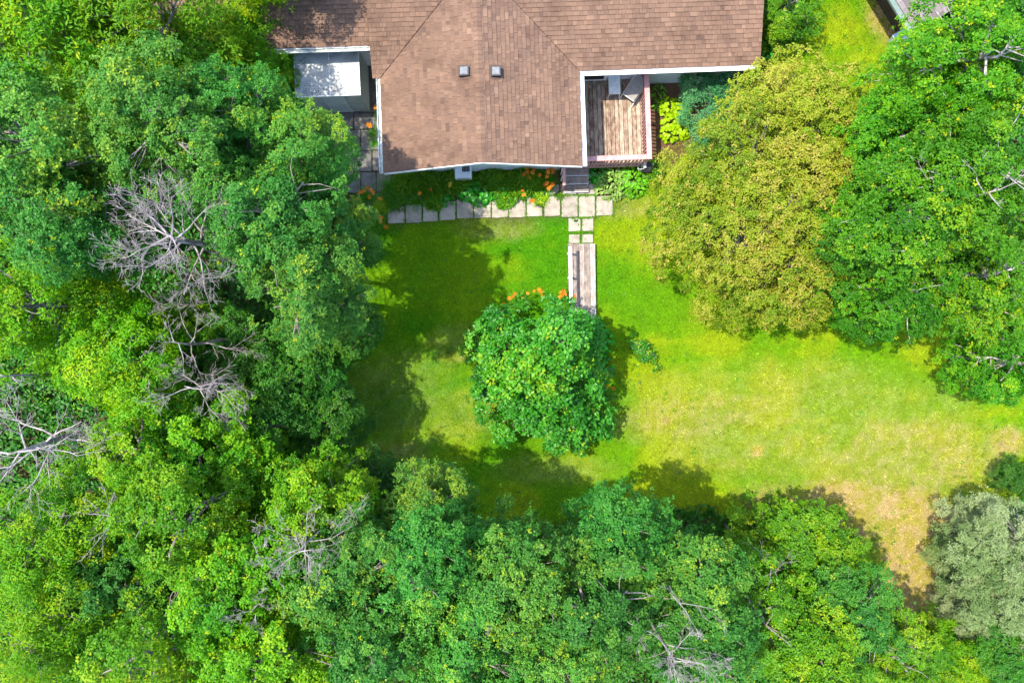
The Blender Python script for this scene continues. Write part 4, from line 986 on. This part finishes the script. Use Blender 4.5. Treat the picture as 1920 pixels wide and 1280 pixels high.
# ------------------------------------------------------------------ dead trees
def dead_tree(name, label, px, py, h, spread, seed, limbs=8, start=.55, r0=.12, depth=3, lean=(0, 0), dens=1.0, up=.55):
    x, y = at(px, py, h * .82); o = empty(name, (x - lean[0], y - lean[1], 0)); tag(o, label, 'dead tree', 'bare dead trees in the wood')
    r = random.Random(seed)
    top = Vector((lean[0], lean[1], h * .93))
    tp = [Vector((0, 0, -.05))] + [top * f + Vector((r.uniform(-.12, .12), r.uniform(-.12, .12), 0)) for f in (.3, .55, .75, .9, 1.0)]
    MB().tube(tp, [r0 * 1.2, r0, r0 * .8, r0 * .6, r0 * .38, r0 * .12], 8).build('trunk', MT['dead_bark'], o, smooth=True)
    def along(f):
        f = f * 5; i = min(int(f), 4); return tp[i].lerp(tp[i + 1], f - i)
    def grow(m, p, d, l, rad, lev):
        n = 4; pts = [p]; q = p; dd = d.normalized(); rr = [rad]
        for i in range(n):
            dd = (dd + Vector((r.gauss(0, .16), r.gauss(0, .16), r.gauss(.015, .10)))).normalized(); q = q + dd * l / n; pts.append(q); rr.append(max(.0035, rad * (1 - .8 * (i + 1) / n)))
        m.tube(pts, rr, 5 if lev == 0 else 4 if lev == 1 else 3, cap=False)
        if lev >= depth: return
        for c in range(int((r.choice((4, 5, 6)) if lev < 1 else r.choice((3, 4, 5)))*dens)):
            f = r.uniform(.25, 1.0); i = min(int(f * n), n - 1); b = pts[i].lerp(pts[i + 1], f * n - i); dl = (pts[i + 1] - pts[i]).normalized()
            side = dl.cross(Vector((r.gauss(0, 1), r.gauss(0, 1), r.gauss(0, 1)))).normalized()
            nd = (dl * .75 + side * r.uniform(.45, .95) + Vector((0, 0, .10))).normalized()
            grow(m, b, nd, l * r.uniform(.35, .62), rr[i] * .6, lev + 1)
    for k in range(limbs):
        f = start + (1 - start) * (k + r.random() * .8) / limbs; b = along(min(f, .98)); a = k * 2.4 + r.uniform(-.4, .4)
        d = Vector((math.cos(a), math.sin(a), r.uniform(up - .35, up + .35))); m = MB()
        grow(m, b, d, spread * r.uniform(.75, 1.15) * (1.15 - .5 * (f - start) / (1 - start)), r0 * .30 * (1.2 - f * .5), 0)
        m.build('limb', MT['dead_bark'], o, smooth=True)
    return o
dead_tree('dead_tree', 'largest bare silvery dead tree among the poplars', 345, 452, 11.2, 1.6, 5, limbs=15, start=.55, r0=.13, up=.75, dens=1.25)
dead_tree('dead_tree', 'thin bare tree below the largest dead tree', 350, 640, 9.0, 1.15, 8, limbs=7, start=.6, r0=.07)
dead_tree('dead_tree', 'bare dead tree spreading flat twigs above the bright aspen', 375, 722, 9.0, 1.25, 9, limbs=6, start=.72, r0=.08, up=.2)
dead_tree('dead_tree', 'bare dead tree with crooked pale limbs at the left edge', 70, 835, 10.4, 1.7, 21, limbs=10, start=.6, r0=.13, up=.5)
dead_tree('dead_tree', 'bare stick of a dead tree by the left edge above the crooked one', 30, 700, 10.2, .7, 22, limbs=3, start=.75, r0=.07)
dead_tree('dead_tree', 'small bare snag in a dark gap among the aspens', 245, 955, 10.2, 1.0, 23, limbs=4, start=.8, r0=.05, depth=2)
dead_tree('dead_tree', 'tangled bare twig clump near the lawn corner', 590, 1015, 11.2, 1.0, 24, limbs=9, start=.8, r0=.06)
dead_tree('dead_tree', 'dark bare twigs below the tangled clump', 505, 1115, 10.8, .7, 25, limbs=5, start=.82, r0=.06)
dead_tree('dead_tree', 'bare whitish treetop at the bottom edge', 1245, 1205, 10.8, 1.1, 26, limbs=9, start=.74, r0=.065, up=.7)
dead_tree('dead_tree', 'few bare twigs above the whitish treetop', 1262, 1110, 10.6, .8, 27, limbs=3, start=.85, r0=.04, depth=2, dens=.7)
dead_tree('dead_tree', 'bare sticks poking out of the spreading shrub', 1450, 1060, 6.4, .9, 28, limbs=5, start=.7, r0=.04, depth=2, dens=.6)
# pale bare boughs of the birches on the right
dead_tree('dead_tree', 'pale leaning birch trunk with broken top at right edge', 1815, 380, 11.2, .9, 31, limbs=4, start=.86, r0=.10, depth=2, lean=(.5, -.2), dens=.6)
dead_tree('dead_tree', 'short pale bare boughs among the green birches', 1700, 350, 10.4, .7, 32, limbs=3, start=.88, r0=.06, depth=2, dens=.6, up=.2)

# ------------------------------------------------------------------ undergrowth
def undergrowth():
    rg = np.random.default_rng(99); n = 52000
    x = rg.uniform(-20, 20, n); y = rg.uniform(-14, 14, n)
    s = lawn_sdf(x, y) + (fbm(x * 1.2, y * 1.2, 91) - .5) * 1.2
    hx_ = (x - HX) * cs + (y - HY) * sn; hy_ = -(x - HX) * sn + (y - HY) * cs
    house_ = ((hx_ > -6.6) & (hx_ < 9.6) & (hy_ > -1.35))
    yard = inside(x, y, gp((560, 60), (740, 60), (740, 440), (600, 440)))
    keep = (s < -.05) & ~house_ & ~yard; x = x[keep]; y = y[keep]; n = len(x)
    hmax = np.clip(-s[keep] * .8, .1, 1) * (.25 + 1.5 * fbm(x * .7, y * .7, 95))
    z = rg.uniform(.15, 1, n) * hmax
    P = np.stack([x, y, z], -1); ax = np.stack([rg.normal(0, .35, n), rg.normal(0, .35, n), np.ones(n)], -1)
    V, F, T = leaves(P, ax, 5, .15, .10, (-.3, .6), .2, rg.normal(.45, .2, n), rg)
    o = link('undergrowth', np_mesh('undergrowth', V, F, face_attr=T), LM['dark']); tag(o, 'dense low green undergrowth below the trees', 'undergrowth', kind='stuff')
undergrowth()

# ------------------------------------------------------------------ garden plants
def strap_mesh(name, n, length, seed, mat, width=.022):
    rg = np.random.default_rng(seed); V = []; F = []; T = []
    seg = 5
    a = rg.uniform(0, 6.283, n); L = length * rg.uniform(.6, 1.15, n); el = rg.uniform(.7, 1.45, n); bend = rg.uniform(.28, .5, n)
    b0 = rg.normal(0, .06, (n, 2))
    for i in range(n):
        p = np.array([b0[i, 0], b0[i, 1], 0.]); e = el[i]; base = len(V); side = np.array([-math.sin(a[i]), math.cos(a[i]), 0]); az = a[i]
        for k in range(seg + 1):
            w = width * (1 - (k / seg) ** 1.6) + .002; V.append(p - side * w / 2); V.append(p + side * w / 2)
            p = p + np.array([math.cos(az) * math.cos(e), math.sin(az) * math.cos(e), math.sin(e)]) * L[i] / seg; e -= bend[i]; 
            p[2] = max(p[2], .03)
        t = rg.normal(.5, .2)
        for k in range(seg): q = base + 2 * k; F.append((q, q + 1, q + 3, q + 2)); T.append(t)
    me = np_mesh(name, np.array(V), np.array(F), face_attr=np.array(T)); me.materials.append(mat); return me
STRAPS = [strap_mesh('daylily foliage', 90, .85, s, LM['strap']) for s in (1, 2, 3)]
def flower_mesh(mat, s=1.0):
    m = MB(); r = random.Random(3)
    for k in range(6):
        a = k * math.pi / 3; c, q = math.cos(a), math.sin(a); w = .022 * s; l = .085 * s
        pts = [(0, 0, 0), (c * l * .5 - q * w, q * l * .5 + c * w, .035 * s), (c * l, q * l, .020 * s), (c * l * .5 + q * w, q * l * .5 - c * w, .035 * s)]
        m.add(pts, [(0, 3, 2), (0, 2, 1)], r.random())
    return m.mesh('flower', mat)
FLO = flower_mesh(MT['orange']); FLY = flower_mesh(MT['yellow'], .9)
def daylily(px, py, scale, flowers, label, var=0, fl=None):
    x, y = at(px, py); o = empty('daylily', (x, y, 0)); tag(o, label, 'flower', 'daylilies round the house and lilac bush')
    f = link('foliage', STRAPS[var % 3], None, o, None, random.uniform(0, 6)); f.scale = (scale,) * 3
    for fx, fy in flowers:
        z = random.uniform(.72, .98); wx, wy = at(fx, fy, z); lx_, ly_ = wx - x, wy - y
        st = MB().tube([(lx_ * .15, ly_ * .15, 0), (lx_ * .6, ly_ * .6, z * .6), (lx_, ly_, z)], [.006, .005, .004], 4, cap=False).build('stem', LM['strap'], o)
        q = link('flower', fl or FLO, None, o, (lx_, ly_, z + .003), random.uniform(0, 6)); s_ = random.uniform(.85, 1.25); q.scale = (s_,) * 3
        q.rotation_euler = (random.uniform(-.5, .5), random.uniform(-.5, .5), random.uniform(0, 6))
Z5 = lambda x, y: (700 + x / 5.333, 300 + y / 5.333)
daylily(735, 352, .95, [], 'large flowerless daylily clump at the left end of the house bed', 0)
daylily(758, 350, .9, [], 'flowerless daylily clump beside the pale stick in the bed', 1)
daylily(780, 378, .7, [Z5(465, 335)], 'small daylily drooping over the second slab of the row', 2)
daylily(808, 352, .7, [Z5(575, 295)], 'daylily with a single orange bloom left of the yellow lily', 1)
daylily(846, 350, .5, [Z5(770, 240), Z5(768, 262)], 'small yellow-flowered lily in the middle of the house bed', 2, FLY)
daylily(988, 345, .85, [Z5(1540, 85), Z5(1542, 125), Z5(1590, 130), Z5(1605, 100), Z5(1507, 150), Z5(1560, 178), Z5(1662, 150)], 'daylily with scattered orange blooms below the gable', 0)
daylily(1000, 362, .75, [Z5(1490, 312), Z5(1500, 345), Z5(1600, 408), Z5(1585, 412)], 'daylily leaning orange blooms over the sunlit slabs', 1)
daylily(1028, 338, .8, [Z5(1760, 100), Z5(1735, 170), Z5(1800, 125), Z5(1745, 125), Z5(1775, 90), Z5(1800, 100), Z5(1850, 75)], 'orange daylily against the steps and gable corner', 2)
daylily(1026, 352, .6, [Z5(1705, 255), Z5(1740, 235), Z5(1755, 285), Z5(1790, 245), Z5(1715, 240), Z5(1765, 275)], 'pale orange daylily in front of the step handrail', 0)
daylily(690, 372, .9, [(683, 358), (690, 352), (697, 356), (700, 362), (692, 370), (675, 362), (713, 374), (679, 361)], 'orange daylily where the slab yard meets the path', 1)
daylily(706, 408, .9, [(712, 412), (716, 408), (714, 418), (710, 405), (724, 425), (693, 408), (708, 400)], 'orange daylily at the left end of the slab row', 2)
daylily(660, 430, .9, [(649, 440), (666, 415), (655, 425)], 'daylily with few orange blooms under the dark poplar', 0)
daylily(690, 440, .85, [(672, 402)], 'daylily fountain on the grass below the slab row end', 1)
daylily(700, 252, .45, [(706, 200), (709, 197), (703, 202)], 'orange daylily growing between the shed and the house wall', 2)
daylily(702, 270, .4, [(690, 234), (693, 236)], 'small orange daylily in the slab yard', 0)
daylily(975, 568, .8, [(962, 556), (966, 550), (955, 560), (990, 549), (1002, 546), (1010, 543), (1015, 547), (1018, 556), (980, 560), (945, 572)], 'orange daylily row along the top of the lilac bush', 1)
daylily(1060, 565, .75, [(1050, 548), (1054, 552), (1050, 558), (1060, 552), (1074, 556), (1078, 554), (1076, 560), (1057, 545), (1065, 568)], 'orange daylily poking past the footbridge handrail', 2)
daylily(1128, 740, .8, [(1135, 722), (1138, 724), (1150, 728), (1127, 716), (1138, 700)], 'orange daylily at the right foot of the lilac bush', 0)

def hosta_leaf(L, W, mat, name, stripe=None):
    me = bpy.data.meshes.new(name); V = []; F = []; rows = 5
    for k in range(rows + 1):
        t = k / rows; w = W * .5 * math.sin(math.pi * min(1, .12 + t * .88)) ** .8 if k < rows else .002
        z = .10 * L * math.sin(t * 2.6) - .22 * L * t * t
        for s in (-1, -.6, 0, .6, 1): V.append((t * L, s * w, z + abs(s) * w * .22))
    mi = []
    for k in range(rows):
        for j in range(4):
            q = 5 * k + j; F.append((q, q + 1, q + 6, q + 5)); mi.append(0)
    me.from_pydata(V, [], F); T = np.repeat(np.random.default_rng(5).uniform(.3, .7, rows), 4)
    T = np.array([.15 + .75 * (j in (0, 3)) * (1 if stripe else 0) + (.35 if not stripe else 0) for k in range(rows) for j in range(4)])
    a = me.attributes.new('tint', 'FLOAT', 'FACE'); a.data.foreach_set('value', T.astype(np.float32))
    me.polygons.foreach_set('use_smooth', [True] * len(F)); me.materials.append(mat); me.update(); return me
LM['varieg'] = leaf_mat('variegated hosta leaf', [(0, (.05, .20, .006)), (.4, (.10, .27, .01)), (.9, (.36, .44, .12)), (1, (.42, .48, .18))], trans=.2, spec=.3, obj_var=.35)
LM['light_hosta'] = leaf_mat('light hosta leaf', [(0, (.05, .22, .004)), (.5, (.09, .29, .005)), (1, (.16, .36, .01))], trans=.2, spec=.3, obj_var=.4)
HM = {'dark': hosta_leaf(.17, .125, LM['hosta'], 'hosta leaf'), 'var': hosta_leaf(.15, .062, LM['varieg'], 'variegated leaf', True), 'light': hosta_leaf(.18, .085, LM['light_hosta'], 'light leaf'), 'lime': hosta_leaf(.16, .13, LM['lime'], 'lime leaf')}
def hosta(px, py, r, n, kind, label, h=.38, name='hosta', cat='plant', sc=1.0):
    x, y = at(px, py, h * .7); o = empty(name, (x, y, 0)); tag(o, label, cat)
    rm = r / PXM; rnd = random.Random(px * 7 + py); me = HM[kind]
    for i in range(n):
        f = math.sqrt((i + .5) / n); a = i * 2.39996 + rnd.uniform(-.3, .3); rr = f * rm * .82
        z = h * (1 - .62 * f * f) + rnd.uniform(-.07, .05)
        l = link('leaf', me, None, o, (math.cos(a) * rr, math.sin(a) * rr, max(z, .06)))
        l.rotation_euler = (rnd.uniform(-.45, .45), .2 + .5 * f + rnd.uniform(-.4, .4), a + rnd.uniform(-1.1, 1.1)); s = sc * rnd.uniform(.75, 1.2); l.scale = (s, s, s)
    m = MB()
    for k in range(8): a = k * .785; m.tube([(0, 0, -.02), (math.cos(a) * rm * .25, math.sin(a) * rm * .25, h * .75)], .008, 4, cap=False)
    m.build('stem', LM['strap'], o)
hosta(1150, 340, 42, 260, 'var', 'yellow-edged variegated hosta right of the wooden steps')
hosta(1188, 336, 38, 170, 'light', 'bright green hosta below the deck corner')
hosta(1122, 320, 28, 95, 'dark', 'dark green hosta shaded by the deck beside the steps', .34)
hosta(875, 345, 36, 140, 'dark', 'dark big-leaved hosta just below the air conditioner')
hosta(912, 348, 36, 140, 'dark', 'dark big-leaved hosta between air conditioner and orange blooms')
hosta(898, 366, 24, 55, 'dark', 'low hosta touching the slab row under the air conditioner', .28)
hosta(945, 345, 32, 100, 'dark', 'dark hosta left of the scattered orange blooms')
hosta(832, 368, 20, 40, 'dark', 'small dark hosta below the yellow lily', .26)
hosta(1120, 640, 36, 90, 'dark', 'glossy big-leaved hosta on the right of the lilac bush', .5, sc=1.15)
hosta(1125, 690, 30, 60, 'dark', 'glossy hosta above the right foot of the lilac bush', .45, sc=1.15)
hosta(1110, 612, 26, 45, 'dark', 'hosta tucked under the end of the footbridge', .4, sc=1.1)
hosta(1437, 62, 20, 28, 'dark', 'dark hosta by the house corner under the bright shrub', .3, sc=1.2)
hosta(1440, 100, 22, 28, 'dark', 'dark hosta beside the right end of the gutter', .3, sc=1.3)
for px, py, r, n, lab in ((1256, 200, 22, 70, 'topmost lime-green rosette plant beside the deck railing'), (1278, 210, 22, 70, 'lime-green rosette plant touching the juniper'), (1260, 228, 22, 70, 'middle lime-green rosette plant right of the deck'),
                          (1282, 240, 22, 70, 'lime-green rosette plant nearest the olive tree'), (1256, 250, 20, 55, 'lowest lime-green rosette plant by the deck railing')):
    hosta(px, py, r, n, 'lime', lab, .34, 'lime_plant', sc=.85)
hosta(1236, 170, 16, 34, 'light', 'green fern-like plant in the shade by the deck railing top', .3, sc=.75)
hosta(1238, 195, 14, 26, 'light', 'small green plant below the shaded fern-like one', .26, sc=.7)
def filler(px, py, r, h, mat, label, n, L, W, seed, name='bedding_plant'):
    x, y = at(px, py, h * .6); rg = np.random.default_rng(seed); rm = r / PXM
    a = rg.uniform(0, 6.283, n); q = np.sqrt(rg.random(n)) * rm; P = np.stack([np.cos(a) * q, np.sin(a) * q, h * (1 - .6 * (q / rm) ** 2) * rg.uniform(.5, 1, n)], -1)
    V, F, T = leaves(P, np.stack([rg.normal(0, .3, n), rg.normal(0, .3, n), np.ones(n)], -1), 6, L, W, (-.2, .8), .2, rg.normal(.5, .2, n), rg)
    o = empty(name, (x, y, 0)); tag(o, label, 'plant'); me = np_mesh(name, V, F, face_attr=T); me.materials.append(LM[mat]); link('foliage', me, None, o)
    m = MB()
    for k in range(6): m.tube([(0, 0, -.02), (math.cos(k) * rm * .4, math.sin(k) * rm * .4, h * .6)], .006, 4, cap=False)
    m.build('stem', LM['strap'], o)
    return o
filler(800, 340, 26, .5, 'shrub', 'dark feathery plant left of the yellow lily by the wall', 260, .12, .03, 1)
filler(835, 338, 24, .5, 'shrub', 'dark feathery plant beside the air conditioner', 220, .12, .03, 2)
filler(965, 350, 26, .45, 'shrub', 'leafy green plant among the house bed hostas', 220, .10, .05, 3)
filler(960, 330, 24, .5, 'shrub', 'dark leafy plant against the gable wall', 200, .10, .05, 4)
filler(1012, 372, 14, .25, 'lime', 'pale green tuft at the slab edge under orange blooms', 60, .08, .035, 5)
filler(1225, 320, 20, .5, 'shrub', 'leafy green plant beside the hose reel', 160, .09, .05, 6)
filler(715, 385, 15, .3, 'lime', 'yellow-green tuft at the corner of slab yard and path', 80, .08, .03, 7)
filler(1050, 368, 7, .15, 'shrub', 'tiny weed tuft at the bottom of the step handrail', 26, .07, .03, 8)
filler(1098, 487, 7, .12, 'lime', 'small weed growing through the footbridge planks', 16, .07, .03, 9)
filler(770, 335, 22, .4, 'shrub', 'leafy plant behind the daylily clumps by the gable wall', 200, .11, .035, 10)
filler(815, 372, 22, .3, 'shrub', 'low green plant at the slab row below the single bloom', 170, .09, .045, 11)
filler(945, 368, 22, .3, 'shrub', 'low green plant spilling over the middle slabs', 170, .09, .045, 12)
filler(1010, 335, 22, .4, 'shrub', 'green foliage among the scattered orange blooms', 200, .12, .03, 13)
filler(870, 332, 26, .42, 'shrub', 'dark foliage under the air conditioner', 200, .11, .06, 14)
filler(920, 330, 26, .42, 'shrub', 'dark foliage along the gable wall right of the air conditioner', 200, .11, .06, 15)
filler(740, 372, 22, .3, 'strap', 'low grassy foliage at the left end of the slab row', 200, .14, .02, 16)
for i_, (px_, word) in enumerate(((768, 'leftmost'), (808, 'second from left'), (850, 'third from left'), (925, 'second from right'), (985, 'rightmost'))):
    filler(px_, 334 - i_, 26, .8, 'shrub', 'tall leafy green plant at the gable wall, %s of five' % word, 330, .12, .045, 30 + i_)
g_ = filler(1275, 133, 5, .18, 'lime', 'little weed sprouting from the white gutter above the juniper', 14, .09, .05, 21)
g_.location.z = HE - .05
# weeds in the slab joints
def lawn_weeds():
    rg = np.random.default_rng(61); n = 2600
    x = rg.uniform(-9, 19, n); y = rg.uniform(-13, 13, n); keep = (lawn_sdf(x, y) > .1) & (rg.random(n) < sm(.4, .7, fbm(x * .6, y * .6, 63))); x = x[keep]; y = y[keep]; n = len(x)
    P = np.stack([x, y, np.full(n, .02)], -1)
    V, F, T = leaves(P, np.tile([0, 0, 1.], (n, 1)), 7, .06, .03, (.0, .5), .15, rg.uniform(0, 1, n), rg)
    o = link('lawn_weeds', np_mesh('lawn_weeds', V, F, face_attr=T), LM['strap']); tag(o, 'small flat weeds scattered through the lawn', 'weeds', kind='stuff')
lawn_weeds()
def joint_weeds():
    rg = np.random.default_rng(44); P = []
    for x0, x1, y0, y1 in row:
        for t in rg.random(34): 
            if rg.random() < .75: P.append(at(600 + (x1 + 3) / 3, 280 + (y0 + (y1 - y0) * t) / 3))
    for t in rg.random(150): P.append(at(600 + (1262 + t * 290) / 3, 280 + (262 - 2 * rg.random()) / 3))
    for t in rg.random(60): P.append(at(600 + (1398 + t * 140) / 3, 280 + (385 + 4 * rg.random()) / 3)); P.append(at(600 + (1398 + t * 140) / 3, 280 + 470 / 3)); P.append(at(600 + 1469 / 3, 280 + (390 + t * 130) / 3))
    P = np.array([(x, y, .02) for x, y in P]) + rg.normal(0, .012, (len(P), 3)); n = len(P)
    V, F, T = leaves(P, np.tile([0, 0, 1.], (n, 1)), 6, .045, .016, (.0, 1.1), .2, rg.normal(.6, .25, n), rg)
    o = link('weeds', np_mesh('weeds', V, F, face_attr=T), LM['strap']); tag(o, 'thin green weeds in the joints of the slab path', 'weeds', kind='stuff')
joint_weeds()
# pale stick leaning in the bed
x, y = at(785, 350); o = MB().tube([(-.06, .42, .35), (-.02, .1, .5), (.03, -.3, .12), (.05, -.46, .04)], [.03, .028, .024, .018], 6).build('dead_stick', MT['pale_bark'], None, (x, y, 0), smooth=True)
tag(o, 'pale bare stick lying across the daylilies in the bed', 'stick')
